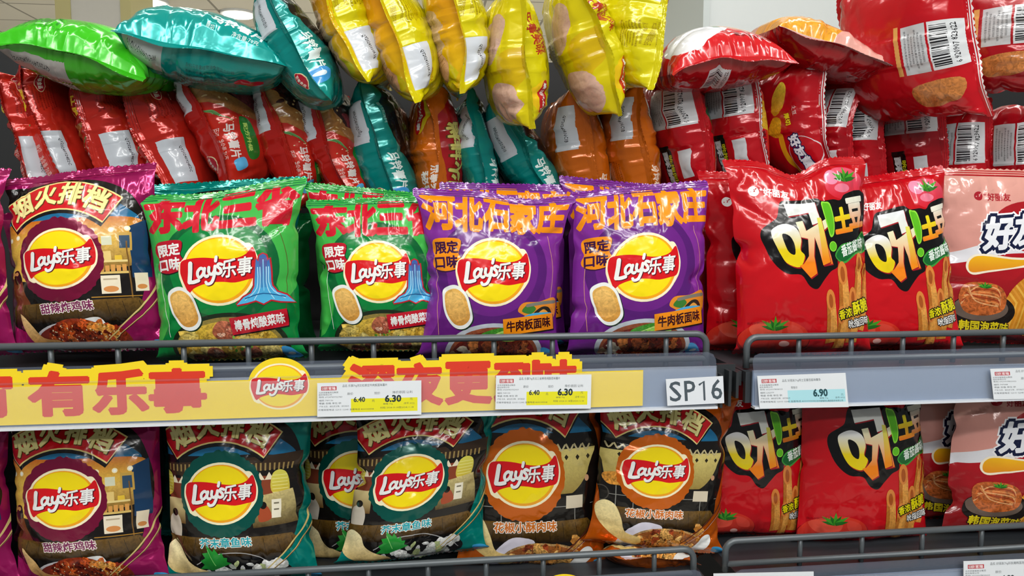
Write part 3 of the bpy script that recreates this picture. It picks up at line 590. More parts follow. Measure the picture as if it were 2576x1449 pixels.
def tomato_bag():
    d = D(('#b80c18', '#c80e1a', 0, 90), metal=.05); d.X = lambda t: t*[1.0, .97]-[2.5, 0]
    d.ell(84, 19, 16, 11, ('#d8506a', '#cc1422', 8, 30)); d.ell(75, 14, 6, 5, '#e08aa8'); d.ell(82, 22, 7, 3, '#e27890'); leafy(d, 86, 17, 10)
    orion(d, 16, 23, WH)
    # black field behind the big characters
    d.blob([(29, 40), (32, 30), (40, 28), (57, 26), (63, 29), (72, 29), (78, 30), (84, 26), (102, 25), (104, 50), (98, 52), (92, 60), (74, 66), (72, 73), (66, 76), (60, 82), (55, 87), (49, 85), (43, 78), (33, 77), (24, 70), (18, 58), (18, 49), (26, 43)], '#0c0b0c', n=4)
    g = ('#e9ecec', '#e8d820', 34, 50); g2 = ('#e8dc28', '#ef8a14', 48, 66)
    def both(pts):   # upper part white to yellow, lower part yellow to orange
        d.blob([(x*1.0, y) for x, y in pts], ('#e6e9ea', '#ead416', 34, 54), n=4)
    cr = '#a01420'
    k = [(24, 51), (27, 47), (34, 45), (41, 48), (44, 55), (43, 62), (46, 66), (42, 73), (33, 70), (27, 61)]
    d.blob([(x+.6, y+.9) for x, y in k], cr, n=4); d.blob(k, ('#e6e9ea', '#e6cf12', 46, 60), n=4); d.blob([(31, 52), (36, 53), (39, 58), (39, 65), (34, 62)], '#0c0b0c', n=4)
    for pts, c in (([(34, 31), (57, 29), (58, 36), (60, 44), (53, 46), (51, 37), (36, 40)], ('#dfe4e6', '#e6e9e0', 30, 40)), ([(41, 44), (46, 43), (48, 50), (64, 42), (67, 46), (60, 51), (65, 62), (68, 71), (60, 72), (57, 62), (54, 54), (53, 66), (55, 77), (50, 80), (42, 72), (45, 71), (49, 66), (49, 55), (44, 54)], ('#e8e6c0', '#f08418', 44, 68)), ([(57, 41), (60, 41), (66, 70), (60, 72)], ('#e2de60', '#ee8c18', 44, 66))):
        d.poly([(x+.6, y+.8) for x, y in pts], cr); d.poly(pts, c)
    d.blob([(61.5, 31), (65, 30), (69, 32), (71, 44), (70, 52), (67, 54), (65, 48)], '#8fdc3c', n=4); d.blob([(62.5, 32), (65, 31), (68.3, 33), (70.2, 44), (69.4, 51), (67.4, 52.6), (65.6, 47)], '#5cb820', n=4)
    d.ell(68.6, 60, 3.1, 3.3, '#8fdc3c'); d.ell(68.6, 60, 2.5, 2.7, '#62c024')
    d.text('土', 79, 43, 15, 15, ('#e9d81c', '#ee7c1c', 38, 50), bold=.06, rot=-8); d.text('豆', 92, 38, 15, 18, ('#e8e8d8', '#ee8a1c', 30, 46), bold=.05, rot=-8)
    d.blob([(70, 66), (76, 59), (90, 56), (101, 50), (102, 63), (90, 65), (78, 71)], '#3c9a3c', n=4); d.blob([(71, 66), (77, 60), (90, 57), (101, 51), (102, 61.6), (90, 64), (78, 69.6)], '#12662c', n=4)
    d.text('番茄酱味', 87, 60.2, 23, 7.2, '#e6f2ea', bold=.025, rot=-16, shear=.1)
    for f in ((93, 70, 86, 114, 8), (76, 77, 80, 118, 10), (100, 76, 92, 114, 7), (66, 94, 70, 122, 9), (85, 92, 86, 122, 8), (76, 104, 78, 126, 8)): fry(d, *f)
    d.ell(27, 121, 25, 14, '#7a0810'); d.ell(27, 120, 24.2, 13, ('#d83422', '#8a0c12', 108, 130), n=50); d.blob([(8, 112), (20, 108), (30, 112), (28, 119), (14, 120)], '#e0503c'); d.blob([(34, 110), (44, 113), (46, 119), (36, 118)], '#dc4434'); d.ell(33, 123, 3.4, 2, '#eeb4ac'); leafy(d, 25, 113, 10)
    for x, y in ((86, 101), ):
        d.text('香浓', 79, 103, 10.5, 6, '#e6dc10', bold=.03, rot=-14, out=[('#1c140c', .14)]); d.text('酥脆', 92, 98.5, 14, 8.6, '#e6dc10', bold=.03, rot=-14, out=[('#1c140c', .11)])
        d.text('吮指回味', 91, 108.5, 18, 5.4, '#f0f0ec', bold=.02, rot=-10, out=[('#1c1818', .11)])
    d.text('图片仅供口味参考', 14, 109, 14, 1.6, '#7c0c14', rot=-6); d.text('净含量:70克', 86, 125, 14, 3, '#5c0a10', rot=-6); d.text('膨化食品', 86, 129, 12, 2.6, '#5c0a10', rot=-6)
    return d
def pink_bag():
    d = D(('#dba094', '#d8978c', 0, 60), metal=.02); d.X = lambda t: t*[.9, 1]
    d.blob([(-4, 66), (10, 60), (30, 54), (60, 52), (104, 58), (104, 80), (50, 70), (20, 74), (-4, 84)], '#dfe0e6', n=4)
    d.blob([(-4, 78), (14, 68), (36, 62), (70, 60), (104, 60), (104, 134), (-4, 134)], ('#b01420', '#7c1418', 64, 120), n=4)
    d.ell(58, 42, 28, 18, '#a3141e'); orion(d, 22, 21, '#a8202c', .95)
    for q, x, y, s in (('好', 35, 47, 19), ('友', 54, 44, 18), ('趣', 74, 43, 20)):
        d.text(q, x, y, s, s*1.15, '#e9ecf2', bold=.045, rot=-6, shear=.22, out=[('#f0f0f4', .19), ('#121a3c', .14)])
    d.blob([(14, 72), (16, 65), (24, 62), (50, 64), (82, 58), (96, 58), (80, 66), (50, 71), (28, 75), (18, 77)], '#f4ead0', n=4); d.blob([(15.4, 72), (17, 66), (24, 63.4), (50, 65.5), (80, 60), (50, 69.6), (28, 73.6), (18, 75.4)], ('#f0b81c', '#e0861c', 63, 76), n=4)
    for cx, cy, rx, ry, r in ((62, 92, 26, 17, -38), (58, 108, 24, 11, 12), (84, 10, 20, 5, 14)):
        a = math.radians(r); d.ell(cx, cy, rx, ry, '#d88c24', rot=r, grain=.1)
        for k in range(15):
            f = -1+2*(k+.5)/15; hw = math.sqrt(1-f*f)*ry*.96; c0 = (cx+rx*f*math.cos(a), cy+rx*f*math.sin(a))
            d.stroke([(c0[0]+hw*math.sin(a), c0[1]-hw*math.cos(a)), (c0[0]-hw*math.sin(a), c0[1]+hw*math.cos(a))], rx/15*.9, '#edb448' if k % 2 else '#e39a34')
    d.ell(26, 103, 21, 13, '#1c1614'); d.ell(24, 101, 18, 9, '#6a5a50')
    d.blob([(10, 96), (12, 86), (20, 82), (34, 84), (40, 92), (38, 102), (26, 106), (14, 104)], '#b9602c', grain=.6)
    for k in range(7): d.stroke([(11+k*.8, 98-k*2), (20, 86+k*1.6), (34, 87+k*2), (36-k*.5, 98)], .9, ['#e2a46c', '#a03c1c', '#d98a4c'][k % 3], sm=5, grain=.3)
    leafy(d, 26, 86, 5); d.text('韩国泡菜味', 27, 114, 33, 7.4, '#e6d21c', bold=.03, rot=2, out=[('#2a1410', .10)])
    return d
# --- pile bags: 'R' panel is drawn with the seam on its left, 'L' panel with the seam on its right
PS = [0, .9]
def panel(side, base, metal=.2):
    d = D(base, metal=metal); s0, k = PS
    if side == 'R': d.X = lambda t: np.stack([s0+k*t[..., 1], 130-.8*t[..., 0]], -1); d.inv = lambda q: np.stack([(130-q[:, 1])/.8, (q[:, 0]-s0)/k], -1)
    else: d.X = lambda t: np.stack([100-s0-k*t[..., 1], 130-(130-t[..., 0])*.8], -1); d.inv = lambda q: np.stack([130-(130-q[:, 1])/.8, (100-s0-q[:, 0])/k], -1)
    return d
def code(d, x, y, w, h, t, rot=90, side=1, tx=.7):
    d.poly([(x, y), (x+w, y), (x+w, y+h), (x, y+h)], '#c9d0d8'); d.text(t, x+w*tx, y+h*.5, h*.62, 3.3, '#25262a', bold=.015, rot=rot)
def lines(d, x, y, w, n, h, c, rot=90, seed=1):
    S = ['配料马铃薯植物油食用盐白砂糖', '产品标准代号产地见包装背面', '生产日期保质期储存方法阴凉干燥', '食用方法开袋即食净含量七十克', '营养成分表能量蛋白质脂肪钠']
    for k in range(n): d.text(S[(k+seed) % 5], x+k*2.6, y, h*(1-.1*(k % 3)), 1.7, c, rot=rot)
def oval(d, x, y, s, rot=90, c='#a8142a'):
    d.ell(x, y, 5.2*s, 11*s, '#e9dcb0', rot=rot-90); d.ell(x, y, 4.7*s, 10.4*s, c, rot=rot-90); d.text('百事食品', x, y, 15*s, 4.6*s, '#f0e8dc', bold=.02, rot=rot)
def side_back(side, base, ink, title='马铃薯片', date='QY20240924E2C', flip=False, dk='#5a0c0c', metal=.2, inkb=None, block=(50, 100)):
    """the back of a bag beside its end seam. flip puts the date block at the lower end"""
    d = panel(side, base, metal); m = lambda x: x if side == 'R' else 130-x
    def X(x, w): return m(x) if side == 'R' else 130-x-w
    if not flip:
        code(d, X(9, 17), 12, 17, 36, date, 90, tx=.3 if side == 'R' else .7); lines(d, m(14) if side == 'R' else m(40), 78, 26, 9, 26, dk, 90)
        oval(d, m(12), 94, .6)
    else:
        code(d, X(9, 19), 60, 19, 36, date, 90, tx=.72); lines(d, m(12) if side == 'R' else m(40), 28, 26, 9, 26, dk, 90); oval(d, m(22), 14, .9)
    return d
def burger(side):
    d = panel(side, ('#8e1a16', '#c42a1c', 10, 70), .1); m = lambda x: x if side == 'R' else 130-x; s = 1 if side == 'R' else -1; R = random.Random(4)
    B = lambda p, c, g=0: d.blob([(m(x), y) for x, y in p], c, g)
    B([(8, 20), (30, 6), (70, 4), (76, 60), (52, 58), (26, 52), (12, 38)], '#3a1812', .5); B([(26, 34), (50, 40), (66, 56), (50, 62), (34, 48)], '#7a2a30', .6)
    B([(5, 12), (12, 16), (16, 30), (28, 44), (50, 58), (58, 64), (48, 66), (24, 58), (10, 46), (4, 30)], ('#c08a4c', '#8f5a2a', 14, 62), .2)
    for _ in range(14): d.ell(m(R.uniform(7, 24)), R.uniform(26, 52), 1.2, .8, '#e0c084', rot=R.uniform(0, 90), n=8)
    for x, y in ((15, 22), (12, 26), (18, 18)): d.ell(m(x), y, 2.2, 1.7, '#4a1c10')
    for k in range(7): d.stroke([(m(8), 52), (m(8+k*1.6+3), 58+k*1.4)], .6, '#3c7a34' if k % 2 else '#6a9a5c')
    for _ in range(12): d.ell(m(R.uniform(10, 40)), R.uniform(62, 70), .6, .5, '#e8c8a0', n=6)
    d.text('马铃薯片', m(17), 82, 26, 8.2, '#e6ddd8', bold=.03, rot=90*1); d.text('原切', m(9), 74, 6, 3, '#e0c8c0', rot=90); d.text('净含量:70克', m(9.5), 88, 15, 3, '#e0c8c0', rot=90)
    B([(28, 64), (40, 68), (44, 92), (30, 96), (27, 80)], '#1f7a2c'); d.text('配方升级', m(33), 80, 22, 5, '#b8e070', bold=.03, rot=90); B([(14, 97), (24, 95), (26, 101), (16, 103)], '#5ab0e0')
    return d
def burger_top(side):
    d = burger(side); m = lambda x: x if side == 'R' else 130-x
    d.rect(min(m(0), m(16)), 14, max(m(0), m(16)), 44, '#8a1a18'); d.text('轻食', m(8), 28, 20, 9, '#d9bc30', bold=.04, rot=100); return d
def teal_side(side):
    d = panel(side, '#0a8f88', .3); m = lambda x: x if side == 'R' else 130-x; R = random.Random(8)
    B = lambda p, c, g=0: d.blob([(m(x), y) for x, y in p], c, g)
    B([(18, 8), (40, -6), (90, -4), (100, 50), (90, 84), (52, 86), (26, 64), (14, 36)], ('#0c3a4a', '#0a1416', 0, 40)); B([(34, 10), (70, 8), (70, 60), (50, 76), (34, 56), (28, 30)], '#5c584e', .8)
    bits(d, R, 34, m(46), 36, 14, 26, ['#c9ccc4', '#8c8a7c', '#dfe0da', '#4a5038', '#7c9450'], 2.5, 5.5, .7)
    d.text('马铃薯片', m(14), 77, 32, 8.6, '#dff0ee', bold=.03, rot=90); d.text('原切', m(6), 66, 5, 2.6, '#cfe8e4', rot=90); d.text('净含量:70克', m(7), 84, 15, 2.8, '#cfe8e4', rot=90)
    d.text('图片仅供口味参考', m(13), 26, 18, 2.2, '#9fd8d4', rot=90); B([(5, 93), (17, 92), (19, 99), (7, 101)], '#3a96d8'); d.ell(m(11), 96, 3, 1.6, '#d8ecf8'); return d
def orange_side(side, kind=0):
    d = panel(side, '#c9640f', .2); m = lambda x: x if side == 'R' else 130-x; R = random.Random(18)
    B = lambda p, c, g=0: d.blob([(m(x), y) for x, y in p], c, g)
    if kind == 0:
        B([(20, 18), (50, 4), (90, 10), (90, 80), (44, 82), (26, 60), (30, 44)], '#8a5a34', .8); bits(d, R, 30, m(46), 44, 14, 28, ['#c98a4c', '#a86a34', '#7c4420', '#d8ac74'], 3, 6, .9); B([(18, 14), (28, 18), (34, 34), (26, 30)], '#e8e2da')
        B([(30, 62), (40, 70), (36, 88), (28, 78)], '#e8e2da'); d.text('马铃薯片', m(14), 86, 26, 7.6, '#f0dcc8', bold=.03, rot=90); d.text('原切', m(6.4), 78, 5, 2.4, '#f0dcc8', rot=90)
    else:
        B([(8, 24), (34, 20), (40, 100), (14, 102)], '#a8141e'); d.text('烟火排档', m(18), 66, 66, 15, '#d8d070', bold=.04, rot=-90, out=[('#5a3a10', .07)])
    return d
def yellow_side(side, v=0):
    d = panel(side, '#d9c90c', .12); m = lambda x: x if side == 'R' else 130-x
    B = lambda p, c, g=0: d.blob([(m(x), y) for x, y in p], c, g)
    if v == 0:
        B([(6, -4), (34, -4), (34, 48), (22, 66), (10, 84), (24, 100), (12, 104), (-2, 60)], ('#d9920c', '#dcb40c', 0, 90)); B([(20, 22), (40, 16), (60, 30), (56, 74), (34, 76), (20, 54)], '#caa884', .15); B([(22, 62), (40, 58), (50, 84), (30, 88), (18, 80)], '#d8a47c', .12)
        for k in range(4): d.stroke([(m(22), 56+5*k), (m(34), 58+5*k)], .4, '#8a5a2c')
        lines(d, m(6), 74, 10, 2, 18, '#a8501c', 100 if side == 'L' else 80)
    else:
        B([(14, 0), (34, -4), (60, 20), (40, 40), (22, 30)], '#c9a494', .1); B([(-2, 26), (20, 34), (24, 60), (12, 66)], '#cfae0c'); B([(16, 62), (44, 60), (60, 90), (24, 96), (10, 84)], '#d0aa96', .1)
    return d
def yellow_back(side, v=0):
    d = panel(side, '#d5ca0a', .12); m = lambda x: x if side == 'R' else 130-x
    X = lambda x, w: x if side == 'R' else 130-x-w
    if v == 0:
        code(d, X(5, 17), 53, 17, 40, 'QY20241010K1B', 78, tx=.6); lines(d, m(24), 66, 8, 2, 14, '#8a5a14', 90)
        lines(d, m(6) if side == 'R' else m(30), 18, 26, 10, 26, '#8a6a10', 95); d.text('爆料汁的人', m(24), 84, 12, 3, '#a8501c', rot=85)
    else:
        d.text('乐事美味', m(14), 14, 40, 8, '#a8281c', bold=.03, rot=80); d.text('秘密', m(24), 20, 24, 9, '#a8281c', bold=.03, rot=80)
        d.ell(m(18), 74, 10, 15, '#e2bc14', rot=8); d.ell(m(20), 74, 6.5, 15.6, '#b8141c', rot=6); d.text("Lay's乐事", m(20), 74, 25, 6.4, WH, bold=.03, rot=-84)
    return d
def barcode(d, x, y, w, h, num='6 920907 823622', rot=90):
    d.blob([(x, y), (x+w, y), (x+w, y+h), (x, y+h)], '#d5d9dc', n=1); R = random.Random(3); yy = y+2.5
    while yy < y+h-3: t = R.choice((.4, .4, .8, 1.2)); d.rect(x+1.5, yy, x+w*.66, yy+t, '#1c1c20'); yy += t+R.choice((.4, .5, .9))
    d.text(num, x+w*.83, y+h/2, h*.86, 3, '#1c1c20', bold=.01, rot=90-180)
def red_back(side, v=0, info=True, yb=14, tail=True):
    d = panel(side, '#b8101c' if v != 2 else '#a30e1a', .06); m = lambda x: x if side == 'R' else 130-x; X = lambda x, w: x if side == 'R' else 130-x-w
    barcode(d, X(8, 22), yb, 22, 34)
    x0 = X(32, 24); d.blob([(x0, yb+1), (x0+24, yb), (x0+24, yb+34), (x0, yb+34)], '#bfc3c6', n=1)
    if info:
        for k in range(6): d.text('营养成分表每份能量蛋白质脂肪', x0+3.4+3.4*k, yb+17, 27-(k % 3)*4, 2, '#3c3c40', rot=90)
    if not tail:
        x1 = X(58, 6); d.rect(x1, yb, x1+5, yb+34, '#d8a058'); d.blob([(X(14, 40), 82), (X(14, 40)+40, 80), (X(14, 40)+36, 96), (X(14, 40)+4, 98)], '#b8743c', .4); return d
    d.blob([(X(14, 12), 68), (X(14, 12)+12, 68), (X(14, 12)+12, 90), (X(14, 12), 90)], '#cdd0d4', n=1)
    d.poly([(X(34, 16), 62), (X(34, 16)+16, 62), (X(34, 16)+16, 100), (X(34, 16), 100)], '#141010'); d.text('酥脆', X(34, 16)+6, 80, 26, 8, '#d0d2d4', bold=.04, rot=90); d.text('吮指回味', X(34, 16)+13, 84, 28, 5, '#c9c41c', bold=.03, rot=90)
    return d
def red_side(side, v=0):
    d = panel(side, '#c2121e', .06); m = lambda x: x if side == 'R' else 130-x; B = lambda p, c, g=0: d.blob([(m(x), y) for x, y in p], c, g)
    if v == 0:
        B([(12, 38), (24, 36), (30, 60), (28, 84), (16, 82), (20, 64)], '#0f5a24'); B([(26, 40), (46, 42), (50, 90), (30, 88), (34, 66)], '#cfd4dc'); B([(30, 10), (50, 10), (46, 36), (24, 34)], '#c98434', .3); d.text('薯条(膨化食品)', m(7), 78, 30, 3.4, '#5c0810', bold=.02, rot=90)
    else:
        B([(0, 0), (5, 0), (5, 100), (0, 100)], '#e0dcdc'); B([(6, 40), (22, 44), (24, 64), (8, 62)], '#d9b030', .3); d.text('薯片(原切)', m(9), 80, 30, 3.6, '#5c0810', bold=.02, rot=90)
    return d
def hao_side(side):
    d = panel(side, '#b30f1b', .06); m = lambda x: x if side == 'R' else 130-x; B = lambda p, c, g=0: d.blob([(m(x), y) for x, y in p], c, g)
    B([(0, 0), (26, 0), (16, 14), (0, 12)], '#dfe2e6'); B([(36, 28), (46, 22), (54, 36), (48, 50), (38, 44)], ('#d8c03c', '#c98a1c', 24, 50), .2); B([(40, 54), (50, 52), (58, 64), (44, 68)], '#d29a1c', .3)
    d.text('土豆', m(24), 47, 8, 4, '#e8dcd8', rot=80); d.text('厚切', m(32), 54, 10, 5.4, '#e6d224', bold=.04, rot=80, out=[('#7c2010', .1)])
    B([(40, 66), (46, 70), (42, 90), (32, 98), (38, 84)], '#e0a41c'); d.ell(m(22), 84, 15, 15, '#d8c8cc'); d.ell(m(22), 84, 14.4, 14.4, '#b30f1b'); d.text('好友趣', m(24), 82, 30, 10, '#e8eaf2', bold=.05, rot=70, out=[('#1c1a4c', .14)])
    return d
def white_seal(d, c='#d8d6d8', y0=0, y1=6): d.rect(0, y0, 100, y1, c)
# ------------------------------------------------------------------ the setting: store behind and above
M_deck = mat('powder_coated_steel', '#383d42', .42, .2, .05, 30, bump=.05); M_wire = mat('grey_wire_coating', '#5b6266', .35, .25, .04, 60)
M_rail = mat('pale_blue_rail_plastic', '#8293ad', .3, 0, .05, 12); M_white = mat('white_paper', '#dfe3e6', .6, 0, .02, 30)
M_yel = mat('yellow_card', '#f0d21a', .5); M_dark = mat('dark_plastic', '#2c3033', .4)
def clear(name, col, fac, rough=.12):
    m = bpy.data.materials.new(name); m.use_nodes = True; nt = m.node_tree; N = nt.nodes; L = nt.links
    tr = N.new('ShaderNodeBsdfTransparent'); b = N['Principled BSDF']; b.inputs['Base Color'].default_value = (*lin(col), 1); b.inputs['Roughness'].default_value = rough
    mx = N.new('ShaderNodeMixShader'); mx.inputs[0].default_value = fac; L.new(tr.outputs[0], mx.inputs[1]); L.new(b.outputs[0], mx.inputs[2])
    L.new(mx.outputs[0], N['Material Output'].inputs[0]); return m
M_clear = clear('clear_plastic', '#c9d2de', .17); M_lip = clear('clear_plastic_lip', '#7d889c', .15)
def struct(o): o['kind'] = 'structure'; return o
ZC = 3.25
m = mat('ceiling_tile', '#cfcabc', .9, 0, .04, 3); nt = m.node_tree
br = nt.nodes.new('ShaderNodeTexBrick'); br.offset = 0; br.inputs['Color1'].default_value = (*lin('#cdc8ba'), 1); br.inputs['Color2'].default_value = (*lin('#d3cec0'), 1); br.inputs['Mortar'].default_value = (*lin('#8f8b80'), 1)
br.inputs['Scale'].default_value = 1; br.inputs['Brick Width'].default_value = .6; br.inputs['Row Height'].default_value = .6; br.inputs['Mortar Size'].default_value = .012
tc = nt.nodes.new('ShaderNodeTexCoord'); nt.links.new(tc.outputs['Object'], br.inputs['Vector']); nt.links.new(br.outputs['Color'], nt.nodes['Principled BSDF'].inputs['Base Color'])
struct(MB().box(-7, 9, -3, 13, ZC, ZC+.05).build('ceiling', m))
struct(MB().box(-7, 9, -3, 13, -.05, 0).build('floor', mat('floor_tile', '#b9b6ae', .3, 0, .05, 2)))
struct(MB().box(-7, 9, 12.5, 12.6, 0, ZC).build('wall_back', mat('far_wall_paint', '#c9c4b4', .8)))
# square columns of the store
a, b = P(140, 20, 5.0), P(330, 20, 5.0)
c = empty('store_column', ((a.x+b.x)/2, 5.2, 0), 'square white store column with pale yellow corner strips beyond the shelf', 'column')
MB().box(a.x+.1, b.x-.07, 5.0, 5.45, 0, ZC).build('column_shaft', mat('column_white', '#e6e6e2', .6, noise=.02), c)
for x0, x1 in ((a.x, a.x+.1), (b.x-.07, b.x)): MB().box(x0, x1, 4.99, 5.46, 0, ZC).build('corner_strip', mat('pale_yellow_strip', '#d9d29a', .5), c)
a, b = P(1765, 30, 1.6), P(2330, 30, 1.6)
c = empty('white_panel_column', ((a.x+b.x)/2, 1.8, 0), 'broad plain white boxed pillar standing behind the red snack bags', 'column')
MB().box(a.x+.02, b.x, 1.6, 2.1, 0, ZC).build('column_shaft', mat('pillar_white', '#dfe5e4', .55, noise=.01), c)
MB().box(a.x, a.x+.02, 1.585, 2.1, 0, ZC).build('corner_bead', mat('pillar_bead', '#cfd8d6', .5), c)
M_lamp = mat('lamp_glow', '#fff6e4', .5, emit=9)
for px, py, lb in ((600, 32, 'round ceiling downlight glowing above the two teal bags'), (375, 2, 'round ceiling downlight beside the distant white column'), (1700, -80, 'round ceiling downlight in front of the broad white pillar')):
    p = P(px, py, 1); d_ = p-CAM; p = CAM+d_*((ZC-CAM.z)/d_.z)
    c = empty('ceiling_downlight', (p.x, p.y, ZC), lb, 'ceiling light')
    n = 28; MB().add([(p.x+.16*math.cos(6.2832*k/n), p.y+.16*math.sin(6.2832*k/n), ZC-z) for z in (0, .02) for k in range(n)], [tuple(range(n)), tuple(range(n, 2*n))]+[(k, (k+1) % n, n+(k+1) % n, n+k) for k in range(n)]).build('trim_ring', M_white, c)
    MB().add([(p.x+.13*math.cos(6.2832*k/n), p.y+.13*math.sin(6.2832*k/n), ZC-z) for z in (.02, .03) for k in range(n)], [tuple(range(n)), tuple(range(n, 2*n))]+[(k, (k+1) % n, n+(k+1) % n, n+k) for k in range(n)]).build('lens', M_lamp, c)

# ------------------------------------------------------------------ gondola: two bays, two levels
XL, XM0, XM1, XR = -.95, .316, .348, 1.3
bay = empty('shelf_back_panel', (0, .47, 0), 'dark grey steel back panel of the shelving behind all the bags', 'shelving')
MB().box(XL, XR, .46, .475, .3, 1.60).build('panel', mat('dark_back_panel', '#131517', .7), bay)
tag(MB().box(.322, .342, .38, .455, .3, 1.6).build('shelf_upright', M_dark), 'dark upright divider between the left and right bays', 'shelving')
def shelf(x0, x1, z, lab, name='shelf_deck'):
    s = empty(name, ((x0+x1)/2, .2, z), lab, 'shelf')
    MB().box(x0, x1, .012, .455, z-.012, z).build('deck_plate', M_deck, s)
    MB().box(x0, x1, .006, .012, z-.034, z).build('front_lip', M_deck, s)
    return s
def fence(x0, x1, z, zt, lab, endl, endr, step=.0625, ph=.0):
    f = empty('wire_fence', ((x0+x1)/2, .02, z), lab, 'shelf fence', None); r = .0037; rad = .012
    top = []
    if endl: top += [(x0, .02, z)]+[(x0+rad-rad*math.cos(a), .02, zt-rad+rad*math.sin(a)) for a in np.linspace(0, math.pi/2, 6)]
    else: top += [(x0, .02, zt)]
    if endr: top += [(x1-rad+rad*math.sin(a), .02, zt-rad+rad*math.cos(a)) for a in np.linspace(0, math.pi/2, 6)]+[(x1, .02, z)]
    else: top += [(x1, .02, zt)]
    MB().tube(top, r).build('top_wire', M_wire, f, True)
    MB().tube([(x0, .02, z+.008), (x1, .02, z+.008)], r*.9).build('bottom_wire', M_wire, f, True)
    x = x0+ph
    while x < x1-.02:
        if x > x0+.02: MB().tube([(x, .0235, z), (x, .0235, zt+.0012)], .0029, 8).build('upright_wire', M_wire, f, True)
        x += step
    return f
def rail(x0, x1, z0, z1, lip, lab):
    s = empty('price_rail', ((x0+x1)/2, 0, z0), lab, 'price rail')
    MB().box(x0, x1, .001, .004, z0, z1).build('rail_back', M_rail, s)
    MB().box(x0, x1, -.006, .004, z0-.0012, z0+.0012).build('bottom_edge', mat('white_rail_edge', '#d5dbe2', .3), s)
    MB().tube([(x0, -.001, z1), (x1, -.001, z1)], .0013, 8).build('top_bead', M_lip, s, True)
    n = 8; pr = [(-.0055+.0055*(k/n)**3, z0+.001+(z1-z0)*k/n) for k in range(n+1)]
    v = [(x, y, z) for x in (x0, x1) for y, z in pr]; MB().add(v, [(k, k+1, n+2+k, n+1+k) for k in range(n)]).build('clear_cover', M_clear, s, True)
    c = .008; pr = [(x0, z1), (x1, z1), (x1, lip-c), (x1-c*.3, lip-c*.3), (x1-c, lip), (x0+c, lip), (x0+c*.3, lip-c*.3), (x0, lip-c)]
    MB().add([(x, y+(z-z1)*.25, z) for y in (0, .0008) for x, z in pr], [tuple(range(8)), tuple(range(8, 16))]+[(k, (k+1) % 8, 8+(k+1) % 8, 8+k) for k in range(8)]).build('clear_lip', M_lip, s)
    return s
shelf(XL, XM0, 1.190, 'dark grey upper shelf deck of the left bay under the green and purple bags')
shelf(XM1, XR, 1.186, 'dark grey upper shelf deck of the right bay under the red tomato bags')
shelf(XL, XM0, .948, 'dark grey lower shelf deck of the left bay under the night-market bags')
shelf(XM1, XR, .9555, 'dark grey lower shelf deck of the right bay under the lower red bags')
fence(XL, .3085, 1.1915, 1.2265, 'grey wire fence along the upper left shelf edge above the yellow banner', False, True, .0625, .027)
fence(.3545, XR, 1.1875, 1.2215, 'grey wire fence along the upper right shelf edge in front of the red bags', True, False, .062, .062)
fence(XL, .2995, .9495, .985, 'grey wire fence along the lower left shelf edge at the bottom of the picture', False, True, .0625, .018)
fence(.3225+.014, XR, .957, .9915, 'grey wire fence along the lower right shelf edge at the bottom right', True, False, .075, .09)
rail(XL, .3125, 1.151, 1.194, 1.209, 'clear plastic price rail of the upper left shelf holding the yellow banner')
rail(.354, XR, 1.149, 1.188, 1.206, 'clear blue-grey price rail of the upper right shelf with the 6.90 tag')
rail(XL, .3035, .909, .952, .968, 'clear plastic price rail of the lower left shelf cut off by the frame')
rail(.34, XR, .918, .952, .9655, 'clear blue-grey price rail of the lower right shelf cut off by the frame')
hk = MB(); hk.box(.3155, .3185, -.004, .012, 1.15, 1.186); hk.box(.324, .327, -.006, .012, 1.152, 1.19); hk.box(.333, .336, -.004, .012, 1.16, 1.188); hk.box(.3155, .336, .006, .012, 1.165, 1.195)
hk.box(.324, .346, .012, .03, 1.17, 1.186); tag(hk.build('shelf_bracket', M_dark), 'dark plastic shelf bracket clips in the gap between the two bays', 'bracket')

# ------------------------------------------------------------------ cards
GU = np.linspace(0, 1, 13); GV = np.linspace(0, 1, 9)
def card(name, label, cat, TL, TR, BR, BL, d, bow=.0, th=.0005, group=None):
    TL, TR, BR, BL = [np.array(p, float) for p in (TL, TR, BR, BL)]
    U, V = np.meshgrid(GU, GV, indexing='ij'); U = U[..., None]; V = V[..., None]
    G = TL*(1-U)*(1-V)+TR*U*(1-V)+BR*U*V+BL*(1-U)*V; n = np.cross(TR-TL, TL-BL); n /= np.linalg.norm(n); G = G+n*bow*(1-(2*V-1)**2)
    root = empty(name, ((TL+TR+BR+BL)/4)*[1, 1, 0]+[0, 0, min(BL[2], BR[2])], label, cat, group); NG = np.broadcast_to(n, G.shape).copy()
    c = compiled(d, GU, GV, 'card'); surf_mesh('printed_face', [(c, G, NG, False)], CARD, root)
    e = D('#e6e6e4', W=d.W, H=d.H)
    if getattr(d, 'nobase', False): surf_mesh('backing_card', [(c, G-n*th, -NG, True)], CARD, root)
    else: surf_mesh('backing_card', [(compiled(e, GU, GV, 'card'), G-n*th, -NG, True)], CARD, root)
    return root
def R4(x0, y0, x1, y1, Y): return [P(x0, y0, Y), P(x1, y0, Y), P(x1, y1, Y), P(x0, y1, Y)]
